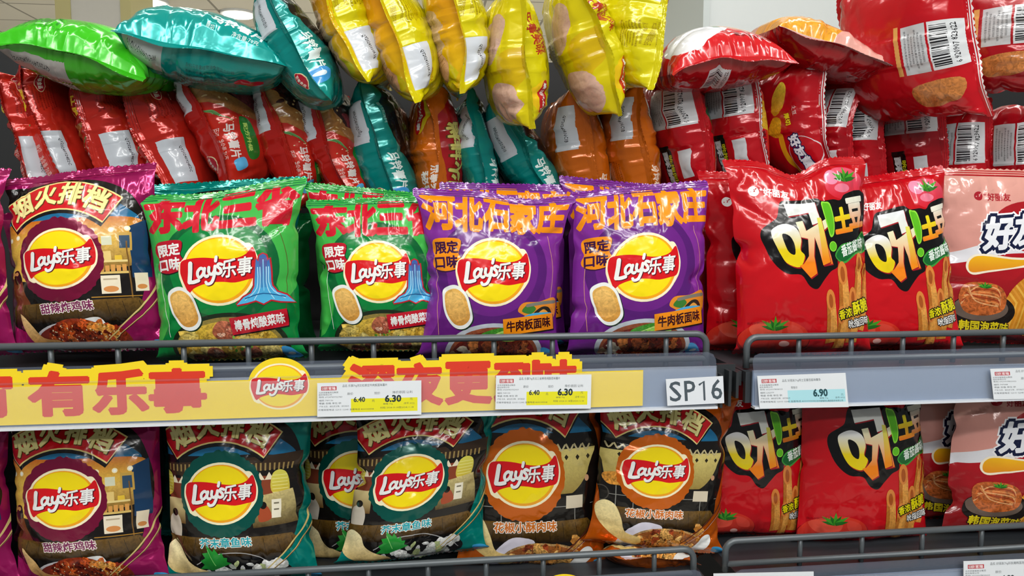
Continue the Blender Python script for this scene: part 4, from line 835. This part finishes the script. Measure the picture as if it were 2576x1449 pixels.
def tagart(title, price, old=None, hl='#e2dd1c', codes=('6924743932983', '749136'), W=262, H=86, ph='2024.10.18至2024.11.18'):
    d = D('#dfe5ea', W=W, H=H); k = '#33424a'
    if old: d.rect(84, 42, 252, 76, hl)
    else: d.rect(74, 40, 222, 72, hl)
    d.rect(10, 9, 48, 19, '#b52030'); d.text('京客隆', 32, 14, 28, 7.6, '#f2e4e6', bold=.02); d.rect(12, 10.6, 18.5, 17.4, '#f0dcdc'); d.text('石', 15.2, 14, 5, 5.4, '#7a1420', bold=.03)
    d.text('品名 '+title, 60+5.6*len(title)*.62, 9 if old else 15, 6.6*len(title), 8, k)
    d.text('北京京客隆商业集团', 28, 24.5, 48, 4.4, k); d.text('股份有限公司', 20, 30, 32, 4.2, k)
    d.text('条码 '+codes[0], 33, 36, 58, 4.6, k); d.text('编码 '+codes[1], 22, 44.5, 35, 4.6, k); d.text('等级 合格 单位 袋', 32, 52, 55, 4.8, k); d.text('产地 北京、湖北武汉等，详见标识', 42, 60, 74, 4.4, k)
    d.text('价格举报电话 12315 12345 监督电话 4000105508', 72, 68.5, 138, 4.8, k)
    if old:
        d.text('原价', 82, 29, 15, 6.6, k); d.text('现价', 150, 29, 15, 6.6, k); d.text('降价原因 让利', 214, 28, 50, 6.6, k)
        d.text(old, 105, 44, 28, 12, '#26383e', bold=.03); d.text(price, 190, 43.5, 40, 16, '#1c3036', bold=.04); d.text('元', 140, 48, 7, 6, k); d.text('元', 236, 45, 7, 6, k)
        d.text('规格 70g', 177, 57, 24, 4.6, k); d.text('店号 0022', 231, 56, 27, 4.8, k); d.text('时段 '+ph, 200, 66, 84, 5, k)
    else:
        d.text('零售价', 92, 33, 17, 6.4, k); d.text(price, 158, 48, 36, 18, '#1c4a52', bold=.04); d.text('元', 214, 54, 7, 6, '#4a8490'); d.text('规格 70g', 166, 62, 22, 4.4, k); d.text('店号 0022', 208, 61, 25, 4.6, k)
        d.text('北京京客隆商业集团股份有限公司', 178, 69, 74, 4.6, k)
    return d
y = -.0068
card('price_tag', 'white price tag 6.40 to 6.30 on the yellow banner below the green bags', 'price tag', P(798, 964, y), P(1060, 957, y), P(1060, 1043, y), P(798, 1049, y), tagart('乐事70g河北石家庄牛肉板面味薯片', '6.30', '6.40'))
card('price_tag', 'white price tag 6.40 to 6.30 on the banner below the purple bags', 'price tag', P(1248, 945, y), P(1488, 942, y), P(1486, 1028, y), P(1246, 1030, y), tagart('乐事70g东北三省棒骨炖酸菜味薯片', '6.30', '6.40', codes=('6924743932969', '749135')))
card('price_tag', 'white price tag with pale blue box reading 6.90 on the right rail', 'price tag', P(1905, 946, y), P(2127, 938, y), P(2135, 1024, y), P(1911, 1028, y), tagart('好丽友70g呀土豆番茄酱味薯条', '6.90', None, '#a9dce6', ('6920907808025', '232377'), W=228))
card('price_tag', 'white price tag with yellow box at the right edge of the upper rail', 'price tag', P(2491, 928, y), P(2751, 920, y), P(2754, 1000, y), P(2500, 1005, y), tagart('好丽友70g好友趣韩国泡菜味薯片', '6.40', '6.90', codes=('6920907823622', '747388')))
card('price_tag', 'white price tag with yellow box on the lower right rail corner', 'price tag', P(2424, 1412, y), P(2700, 1402, y), P(2700, 1490, y), P(2424, 1500, y), tagart('好丽友70g好友趣韩国泡菜味薯片', '4.90', '6.90', codes=('6920907823622', '747388')))
card('price_tag', 'white price tag on the lower right rail, only its top edge in frame', 'price tag', P(1795, 1443, y), P(2047, 1438, y), P(2047, 1520, y), P(1795, 1526, y), tagart('好丽友70g呀土豆番茄酱味薯条', '6.90', None, '#a9dce6'))
d = D('#dde3ea', W=145, H=67)
for ch, x, w_ in (('S', 21, 28), ('P', 58, 27), ('6', 126, 27)): d.text(ch, x+1, 32, w_, 49, '#47535c', bold=.01)
d.stroke([(84, 18), (95, 10), (95, 56)], 5.2, '#47535c')
card('shelf_number_card', 'white card reading SP16 at the right end of the left price rail', 'sign', P(1675, 954, y), P(1819, 946, y), P(1822, 1014, y), P(1679, 1021, y), d)
# promotional banner with die-cut upper edge
W_, H_ = 1700., 170.
d = D('#f3da22', W=W_, H=H_); d.nobase = True; y0_ = 60
d.rect(0, y0_, W_, 165, '#f2d51c')
chars = [('宵', 20, 150), ('有', 200, 150), ('乐', 345, 140), ('事', 483, 146), ('深', 970, 128), ('夜', 1092, 130), ('更', 1222, 130), ('到', 1352, 128), ('味', 1462, 120)]
for c_, x, w_ in chars: d.text(c_, x, 80, w_*.96, 122, '#f2d51c', bold=.13)
for c_, x, w_ in chars: d.ell(x, 78, w_*.5, 50, '#f2d51c')
for c_, x, w_ in chars: d.text(c_, x, 84, w_*.88, 112, '#d6351c', bold=.048)
d.ell(735, 78, 80, 78, '#f2d51c', n=60); logo(d, 735, 80, 68, -2)
bx = lambda px, py: P(px, py, -.0012)
card('promotional_banner', 'long yellow die-cut banner with red characters and round logo on the rail', 'banner', Vector((bx(-72, 950).x, -.0012, 1.214)), Vector((P(1618, 940, -.0012).x, -.0012, 1.214)), Vector((P(1618, 940, -.0012).x, -.0012, 1.1525)), Vector((bx(-72, 950).x, -.0012, 1.1525)), d)
d = D('#f3da22', W=170, H=170); d.nobase = True; d.ell(85, 85, 80, 80, '#f2d51c', n=50); logo(d, 85, 87, 68, -2)
card('promotional_disc', 'top of a round yellow banner disc at the bottom edge of the picture', 'banner', P(1340, 1440, -.0012), P(1500, 1440, -.0012), P(1500, 1590, -.0012), P(1340, 1590, -.0012), d)
# ------------------------------------------------------------------ bags
A_mag = street('#a3145e', '#7a1038', '甜辣炸鸡味', '#7c2456', 'chicken', '#b01c6a')
A_teal = street('#008a80', '#04564c', '芥末章鱼味', '#1ba6b4', 'octopus', '#00988e')
A_or = street('#c85a0c', '#cf640e', '花椒小酥肉味', '#d2701c', 'pork', '#d9660e')
A_green = city('#07803a', '#3fae48', '#056030', '东北三省', '#c8142c', 25, 0, '#b8142a', '#eef0ee', '棒骨炖酸菜味', '#c0182c', '#eef0ee', 'stew', 55)
A_purp = city('#6a2182', '#7c2c94', '#541a70', '河北石家庄', '#ee8f10', 20, 0, '#ee8f14', '#3c1040', '牛肉板面味', '#ee8f14', '#3c1018', 'beef', 58)
A_tom = tomato_bag(); A_pink = pink_bag()
B_ = {k: D(v, metal=m) for k, v, m in (('mag', '#8f124f', .4), ('teal', '#00857c', .4), ('or', '#c05a0c', .3), ('green', '#07763a', .15), ('purp', '#5a1c70', .15), ('red', '#b0101a', .05), ('pink', '#b0141e', .05))}
def stand(label, q, yb, yt, T, front, back, seed, group, top=None, fold=(-.5, -1.0), **k):
    (a, b, c, d) = q
    return bag(label, group, P(*a, yt), P(*b, yt), P(*c, yb), P(*d, yb), T, front, back, seed, top=top, fold=fold, **k)
def notch(u0, w, dep): return lambda u: -dep*np.exp(-((u-u0)/w)**2)
G1 = 'front row of chip bags on the upper shelf'; G2 = 'front row of chip bags on the lower shelf'; G3 = 'chip bags filed on edge behind the front row'; G4 = 'chip bags heaped on top'
# upper shelf front row
stand('magenta night-market chip bag cut off by the left edge, upper shelf', ((-350, 425), (18, 418), (50, 905), (-330, 915)), .075, .09, .062, A_mag, B_['mag'], 1, G1)
stand('whole magenta chip bag with fried chicken and curved red sign, upper shelf', ((8, 447), (388, 402), (430, 892), (36, 900)), .078, .10, .064, A_mag, B_['mag'], 2, G1, shrink=.05)
stand('teal chip bag mostly hidden behind the left green bag', ((375, 462), (772, 440), (760, 880), (390, 880)), .135, .135, .04, A_teal, B_['teal'], 3, G1)
stand('green chip bag with the 棒骨炖酸菜味 label, further left of the two', ((345, 487), (770, 442), (775, 912), (392, 922)), .068, .085, .062, A_green, B_['green'], 4, G1, top=notch(.42, .25, .006))
stand('dark green chip bag top peeking out behind the right green bag', ((765, 455), (1050, 482), (1060, 880), (800, 880)), .135, .135, .035, A_green, B_['green'], 5, G1)
stand('green chip bag with the 棒骨炖酸菜味 label, beside the left purple bag', ((768, 500), (1120, 488), (1135, 893), (800, 893)), .085, .10, .058, A_green, B_['green'], 6, G1)
stand('purple chip bag top peeking out behind the left purple bag', ((1105, 455), (1440, 462), (1430, 880), (1120, 880)), .135, .135, .035, A_purp, B_['purp'], 7, G1)
stand('left purple chip bag with pinched middle and orange characters', ((1038, 468), (1450, 484), (1415, 915), (1045, 915)), .068, .085, .060, A_purp, B_['purp'], 8, G1, shrink=.15, top=notch(.7, .22, .008))
stand('purple chip bag corner sticking up behind the right purple bag', ((1408, 438), (1740, 470), (1740, 880), (1420, 880)), .135, .135, .035, A_purp, B_['purp'], 9, G1)
stand('right purple chip bag with orange characters beside the red bags', ((1438, 480), (1785, 448), (1775, 905), (1425, 905)), .07, .09, .060, A_purp, B_['purp'], 10, G1, shrink=.05)
stand('red tomato fry bag half hidden behind its twin, upper shelf', ((1758, 425), (2120, 445), (2140, 893), (1770, 893)), .13, .14, .045, A_tom, B_['red'], 11, G1, shrink=.07)
stand('large red tomato fry bag with notched top, in front of the others', ((1822, 396), (2180, 388), (2195, 905), (1850, 905)), .068, .085, .058, A_tom, B_['red'], 12, G1, top=notch(.48, .16, .020), shrink=.07)
stand('red tomato fry bag left of the pink kimchi bag, upper shelf', ((2085, 455), (2372, 412), (2425, 893), (2075, 893)), .088, .105, .05, A_tom, B_['red'], 13, G1, shrink=.06)
stand('pale pink kimchi chip bag at the right edge, upper shelf', ((2355, 418), (2760, 428), (2740, 885), (2355, 870)), .12, .128, .045, A_pink, B_['pink'], 14, G1, shrink=.04)
# lower shelf front row
stand('magenta night-market chip bag cut off by the left edge, lower shelf', ((-360, 1050), (30, 1030), (60, 1484), (-340, 1484)), .06, .085, .062, A_mag, B_['mag'], 21, G2)
stand('whole magenta chip bag with fried chicken, lower shelf', ((18, 1026), (405, 998), (430, 1475), (40, 1480)), .06, .085, .064, A_mag, B_['mag'], 22, G2, shrink=.06)
stand('teal chip bag with octopus picture beside the magenta bag, lower shelf', ((400, 1002), (795, 985), (810, 1470), (410, 1476)), .06, .085, .064, A_teal, B_['teal'], 23, G2)
stand('teal chip bag half hidden behind the tilted one, lower shelf', ((745, 975), (1110, 965), (1115, 1425), (750, 1425)), .13, .14, .05, A_teal, B_['teal'], 24, G2)
stand('tilted teal chip bag with squeezed middle, lower shelf', ((885, 1012), (1285, 962), (1228, 1398), (835, 1440)), .065, .085, .058, A_teal, B_['teal'], 25, G2, shrink=.16, wr=1.3)
stand('orange chip bag between the teal and the front orange bag, lower shelf', ((1165, 925), (1525, 925), (1530, 1445), (1140, 1445)), .085, .10, .055, A_or, B_['or'], 26, G2, shrink=.09)
stand('orange chip bag resting on the fence end, lower shelf', ((1500, 962), (1862, 985), (1822, 1408), (1462, 1380)), .062, .085, .056, A_or, B_['or'], 27, G2, shrink=.13)
stand('red tomato fry bag next to the orange bag, lower shelf', ((1735, 930), (2045, 930), (2035, 1365), (1740, 1362)), .10, .11, .05, A_tom, B_['red'], 28, G2, shrink=.05)
stand('red tomato fry bag whose bottom corner slips under the fence wire', ((2015, 915), (2325, 918), (2335, 1372), (1998, 1385)), .078, .095, .056, A_tom, B_['red'], 29, G2, shrink=.05)
stand('pink kimchi chip bag half hidden behind its twin, lower shelf', ((2270, 925), (2620, 925), (2610, 1320), (2280, 1318)), .125, .13, .045, A_pink, B_['pink'], 30, G2, shrink=.05)
stand('pink kimchi chip bag at the right edge, lower shelf', ((2398, 940), (2800, 935), (2780, 1360), (2362, 1350)), .075, .09, .058, A_pink, B_['pink'], 31, G2, shrink=.05)
bag('orange chip bag lying flat under the front orange bag, lower shelf', G2, P(1500, 1395, .16), P(1770, 1395, .16), P(1765, 1425, .04), P(1500, 1385, .04), .03, A_or, B_['or'], 33)

def endbag(label, seam, y, yaw, T, near, far, seed, group, fold=0., depth=.17, pitch=0., dy=0, **k):
    """bag seen on its end: seam = pixel points along the near seal; near = print on the side to the right of (or above) it"""
    a, mid, b = [np.array(p, float) for p in seam]; o = mid-(a+b)/2; ext = k.pop('ext', 0)
    if ext > 0: b = a+(b-a)*max(1, ext/np.linalg.norm(b-a))
    if ext < 0: a = b+(a-b)*max(1, -ext/np.linalg.norm(b-a))
    mid = (a+b)/2+o; A = P(*a, y); B = P(*b, y+dy); Mm = P(*mid, y+dy/2)
    dr = Vector((math.sin(yaw), math.cos(yaw), math.sin(pitch)))*depth; bend = (Mm-(A+B)/2)
    return bag(label, group, A+dr, B+dr, B, A, T, near, far, seed, fold=(0, fold), bend=bend, seam=True, shrink=k.pop('shrink', .06), full=.5, box=k.pop('box', .45), wr=1.25, **k)
bu, but = burger('R'), burger_top('L'); bb = side_back('R', '#c4281c', 0, flip=True); bl = side_back('L', '#bb1f18', 0)
tr, tl = teal_side('R'), side_back('L', '#0a8a84', 0, date='WH20240915O1D10', dk='#06403e')
o0, o1 = orange_side('R'), orange_side('R', 1); ol = side_back('L', '#c9640f', 0, date='QY20240816C1B', dk='#5a2808')
ol2 = panel('L', '#c9640f', .2); ol2.text('乐事', 108, 22, 0+30, 9, '#e8ddd4', bold=.03, rot=90); ol2.ell(108, 24, 9, 17, '#e0c41c', rot=5); ol2.ell(106, 24, 6.4, 17.5, '#b8141c', rot=5); ol2.text("Lay's乐事", 106, 24, 28, 6.6, WH, bold=.03, rot=94); ol2.text('乐事美味', 120, 84, 30, 8, '#e8ddd4', bold=.03, rot=90); ol2.text('秘密', 110, 84, 22, 9, '#e8ddd4', bold=.03, rot=90)
rb, rb2, rs0, rs1, hao = red_back('L'), red_back('L', 2), red_side('R'), red_side('R', 1), hao_side('L')
PS[:] = [22, .78]
yf, yb, yf2, yb2 = yellow_side('L'), yellow_back('R'), yellow_side('L', 1), yellow_back('R', 1)
# lower layer of the heap, from left
E_ = [
 ('red burger chip bag cut by the left edge behind the magenta bag', ((-30, 170), (10, 300), (45, 470)), .12, -.3, .07, bb, but, .3, {}),
 ('red burger chip bag on edge, first one with whole oval logo at left', ((30, 160), (55, 300), (140, 470)), .125, -.32, .075, bb, but, .7, {}),
 ('red burger chip bag on edge, second with an oval logo, left part', ((165, 160), (210, 310), (285, 470)), .125, -.30, .075, bb, but, -.5, {}),
 ('red burger chip bag on edge, third with an oval logo, left part', ((305, 190), (350, 325), (435, 480)), .125, -.30, .075, bb, but, -.5, {}),
 ('red burger chip bag showing a big burger picture below the teal bag', ((425, 135), (485, 280), (560, 460)), .12, -.42, .10, bu, bl, .5, {}),
 ('red burger chip bag with ribbed seam, left neighbour of the last red one', ((635, 175), (680, 310), (725, 470)), .125, -.28, .072, bu, bl, .5, {}),
 ('red burger chip bag on edge next to the teal bag, tip hanging over green', ((755, 185), (800, 330), (865, 475)), .12, -.22, .075, bu, bl, .4, {}),
 ('teal chip bag on edge, left of the orange one in the heap', ((905, 195), (935, 340), (985, 488)), .12, -.12, .085, tr, tl, .1, {}),
 ('orange chip bag on edge showing logo and red curved sign', ((1095, 195), (1108, 330), (1120, 480)), .12, .08, .07, o1, ol2, -.9, {}),
 ('teal chip bag on edge right behind the orange one with the logo', ((1195, 215), (1205, 350), (1245, 510)), .125, .05, .075, tr, tl, -.3, {}),
 ('teal chip bag leaning right below the long yellow bag', ((1235, 240), (1310, 370), (1385, 510)), .12, -.05, .085, tr, tl, .3, {}),
 ('orange chip bag on edge with white date strip, left one of the pair', ((1455, 205), (1470, 350), (1500, 490)), .12, .0, .078, o0, ol, .5, {}),
 ('orange chip bag on edge with white date strip, right one of the pair', ((1605, 192), (1612, 330), (1640, 490)), .12, .05, .078, o0, ol, .4, {}),
 ('red fry bag on edge with green stripe beside the orange bags', ((1725, 165), (1765, 300), (1785, 475)), .12, .15, .08, rs0, rb, .3, {}),
 ('red bag on edge with barcode and white seal, beside the green-striped one', ((1885, 125), (1910, 270), (1932, 430)), .12, .25, .085, rs1, rb, .4, {}),
 ('red bag on edge with a ridged chip picture and twisted white-topped seal', ((2095, 110), (2065, 260), (2125, 415)), .115, .35, .08, rs1, hao, .2, {}),
 ('red bag on edge with a curled barcode right of the ridged chip picture', ((2190, 168), (2150, 280), (2170, 420)), .135, .3, .075, rs0, rb2, .5, {}),
 ('narrow red bag on edge squeezed between two barcoded red bags', ((2235, 190), (2225, 310), (2235, 440)), .14, .3, .06, rs0, rb, .4, {}),
 ('red fry bag on edge with big barcode and green stripe at right', ((2362, 165), (2372, 300), (2385, 440)), .12, .3, .085, rs0, rb2, .3, {}),
 ('red bag on edge with a long blank white label near the right edge', ((2490, 245), (2495, 340), (2500, 440)), .13, .3, .07, rs0, rb, .3, {}),
 ('red bag on edge cut off by the right edge, lower heap', ((2640, 240), (2650, 340), (2660, 440)), .13, .35, .08, rs0, rb2, .3, {}),
]
for i, (lb, sm, y, yw, T, n_, f_, fo, kw) in enumerate(E_):
    gap = [abs(E_[k][1][1][0]-sm[1][0]) for k in (i-1, i+1) if 0 <= k < len(E_)]; T = min(T*1.15, max(.045, sum(gap)/len(gap)*.00048*1.08))
    endbag(lb, sm, y+.035, -yw, T, n_, f_, 100+i, G3, fold=max(-1.3, min(1.3, fo*2.2)), ext=372, **kw)
# upper layer
gt = D('#3cc01c', metal=.1); gt.blob([(-5, 70), (30, 60), (60, 66), (105, 90), (105, 120), (60, 100), (30, 96), (-5, 104)], '#4fdc38'); gt.blob([(20, 50), (50, 40), (72, 48), (74, 70), (50, 72)], '#7fd060', .1); gt.text('马铃薯片', 24, 108, 30, 11, '#1f8a1c', bold=.03); gt.text('原切', 13, 116, 6, 3.4, '#1f8a1c'); gt.text('净含量:70克', 32, 117, 20, 3.4, '#1f8a1c'); gt.blob([(-4, 100), (4, 100), (5, 110), (-4, 112)], '#3a9ad8')
def under(base, metal=.2):
    d = D(base, metal=metal); d.X = lambda t: np.stack([100-t[..., 0], 130-t[..., 1]], -1); d.inv = lambda q: np.stack([100-q[:, 0], 130-q[:, 1]], -1); return d
gu = under('#3aa81c'); gu.poly([(2, 8), (50, 8), (50, 24), (6, 26)], '#a9a8a4'); gu.text('QY20240905K2O24', 24, 12, 28, 4, '#333333', rot=180); lines(gu, 64, 16, 20, 3, 4, '#1c5a10', 0); barcode(gu, 30, 26, 20, 12)
tt = D('#009c96', metal=.3); tt.blob([(40, 60), (60, 50), (95, 60), (90, 92), (60, 96), (46, 84)], '#161a1c'); tt.blob([(60, 66), (86, 66), (88, 84), (66, 86)], '#b9b6a4', .8); tt.text('马铃薯片', 74, 112, 32, 8, '#e4f2f0', bold=.03, rot=6); tt.text('原切', 59, 120, 5, 3, '#e4f2f0'); tt.text('净含量:70克', 80, 120, 15, 3, '#e4f2f0'); tt.text('图片仅供口味参考', 38, 96, 16, 2, '#9fe0da', rot=12)
tu = under('#008a84'); tu.poly([(4, 6), (30, 6), (31, 26), (6, 22)], '#a9b4b4'); tu.text('WH20240915O1D10', 17, 10, 20, 3.6, '#1c3434', rot=185)
for k in range(6): tu.text('配料马铃薯植物油食用盐白砂糖', 62, 10+3.4*k, 30, 1.9, '#064c48', rot=3)
tu.ell(84, 20, 8, 4, '#b01c34')
endbag('bright green chip bag lying across the top left of the heap', ((-40, 100), (150, 128), (360, 190)), .10, .1, .075, gt, gu, 140, G4, pitch=.10, fold=-.3)
endbag('teal chip bag lying on its side across the top, right of the green bag', ((276, 72), (480, 112), (722, 172)), .09, -.1, .085, tt, tu, 141, G4, pitch=.12, fold=-.3)
endbag('red burger chip bag corner wedged between the green and the teal bag', ((292, 95), (320, 130), (345, 182)), .16, -.2, .05, bu, bl, 142, G4, fold=.3, depth=.1)
endbag('teal chip bag standing steeply beside the first yellow bag', ((650, -60), (712, 80), (836, 252)), .085, -.02, .07, tr, tl, 143, G4, fold=.25)
Y_ = [('first yellow chip bag from the left in the top row', ((800, -70), (868, 70), (925, 205)), .085, -.1, .072, yb, yf, -.1),
 ('second yellow chip bag from the left in the top row', ((925, -70), (1000, 90), (1062, 252)), .08, -.1, .074, yb, yf, -.1),
 ('third yellow chip bag from the left, with folded chips picture', ((1105, -80), (1168, 80), (1176, 232)), .08, 0, .072, yb, yf, -.1),
 ('longest yellow chip bag, hanging lowest in the top row', ((1300, -60), (1322, 140), (1330, 325)), .072, .02, .074, yb2, yf2, .1),
 ('yellow chip bag hanging over the orange pair', ((1440, -90), (1505, 90), (1562, 292)), .075, -.02, .076, yb2, yf2, .1),
 ('last yellow chip bag of the top row, beside the red bags', ((1672, -110), (1660, 60), (1640, 225)), .08, .28, .072, yf2 if False else yb2, yb, .1)]
for i, (lb, sm, y, yw, T, n_, f_, fo) in enumerate(Y_): endbag(lb, sm, y, -yw, T, n_, f_, 150+i, G4, fold=fo*6, pitch=.1, ext=-375)
PS[:] = [0, .9]
rt = D('#c8141e', metal=.05); rt.blob([(4, 84), (20, 66), (50, 60), (60, 90), (40, 112), (10, 118)], '#dfe2e8'); rt.blob([(44, 70), (70, 60), (96, 76), (90, 100), (60, 98)], '#d08a4c', .5); rt.blob([(40, 62), (60, 58), (58, 70), (44, 74)], '#c8141e'); rt.rect(46, 84, 52, 94, '#1f6a2c'); rt.text('薯条(膨化食品)', 74, 112, 34, 5, '#6c0c14', bold=.02)
ru = under('#a80e18', .05); barcode(ru, 30, 10, 20, 24)
endbag('red fry bag lying flat on top with a large white patch', ((1695, 185), (1850, 135), (2012, 152)), .09, .0, .075, rt, ru, 160, G4, pitch=.12, fold=-.5)
pt = D('#dba296', metal=.03); pt.blob([(-4, 60), (30, 70), (60, 100), (40, 128), (0, 124)], '#e09a2c', .3); pt.text('好丽友', 70, 112, 20, 4, '#b05a54', rot=8); white_seal(pt, '#d9d9dc', 124, 130)
endbag('pale pink bag lying over the red bags left of the barcode bags', ((1965, 60), (2110, 108), (2258, 178)), .115, .05, .06, pt, under('#a5101a', .05), 161, G4, pitch=.1, fold=-.2)
endbag('large red bag with ingredients panel and barcode, top right', ((2440, -150), (2452, 100), (2505, 292)), 0.07, -.42, .10, rs1, red_back('L', yb=38, tail=False), 162, G4, fold=.6, depth=.17)
endbag('red barcode bag in the top right corner', ((2660, -120), (2665, 60), (2640, 232)), .085, -.6, .09, rs0, red_back('L', 2, yb=38, tail=False), 163, G4, fold=.3, depth=.2)
# second row standing behind the front row (tops and gaps show between the bags)
for i, (x, c, s_) in enumerate(((200, 'mag', 'magenta'), (620, 'green', 'green'), (1000, 'green', 'dark green'), (1390, 'purp', 'purple'), (1800, 'red', 'red'), (2200, 'red', 'crimson'))):
    z0 = 1.192; xx = P(x, 700, .2).x
    bag('%s bag in the upper shelf second row behind the %s' % (s_, ('whole magenta bag', 'left green bag', 'right green bag', 'purple bags', 'half hidden red bag', 'large red bag')[i]), 'second row of bags', (xx-.085, .2, z0+.165), (xx+.085, .2, z0+.165), (xx+.085, .2, z0), (xx-.085, .2, z0), .07, B_[c], B_[c], 200+i)
for i, (x, c, s_) in enumerate(((200, 'mag', 'magenta'), (560, 'teal', 'teal'), (1250, 'or', 'orange'), (1700, 'or', 'dark orange'), (2330, 'red', 'red'))):
    z0 = .957; xx = P(x, 1200, .2).x
    bag('%s bag in the lower shelf second row behind the %s' % (s_, ('whole magenta bag', 'teal bag', 'tilted teal bag', 'front orange bag', 'red fry bags')[i]), 'second row of bags', (xx-.08, .2, z0+.18), (xx+.08, .2, z0+.18), (xx+.08, .2, z0), (xx-.08, .2, z0), .07, B_[c], B_[c], 210+i)
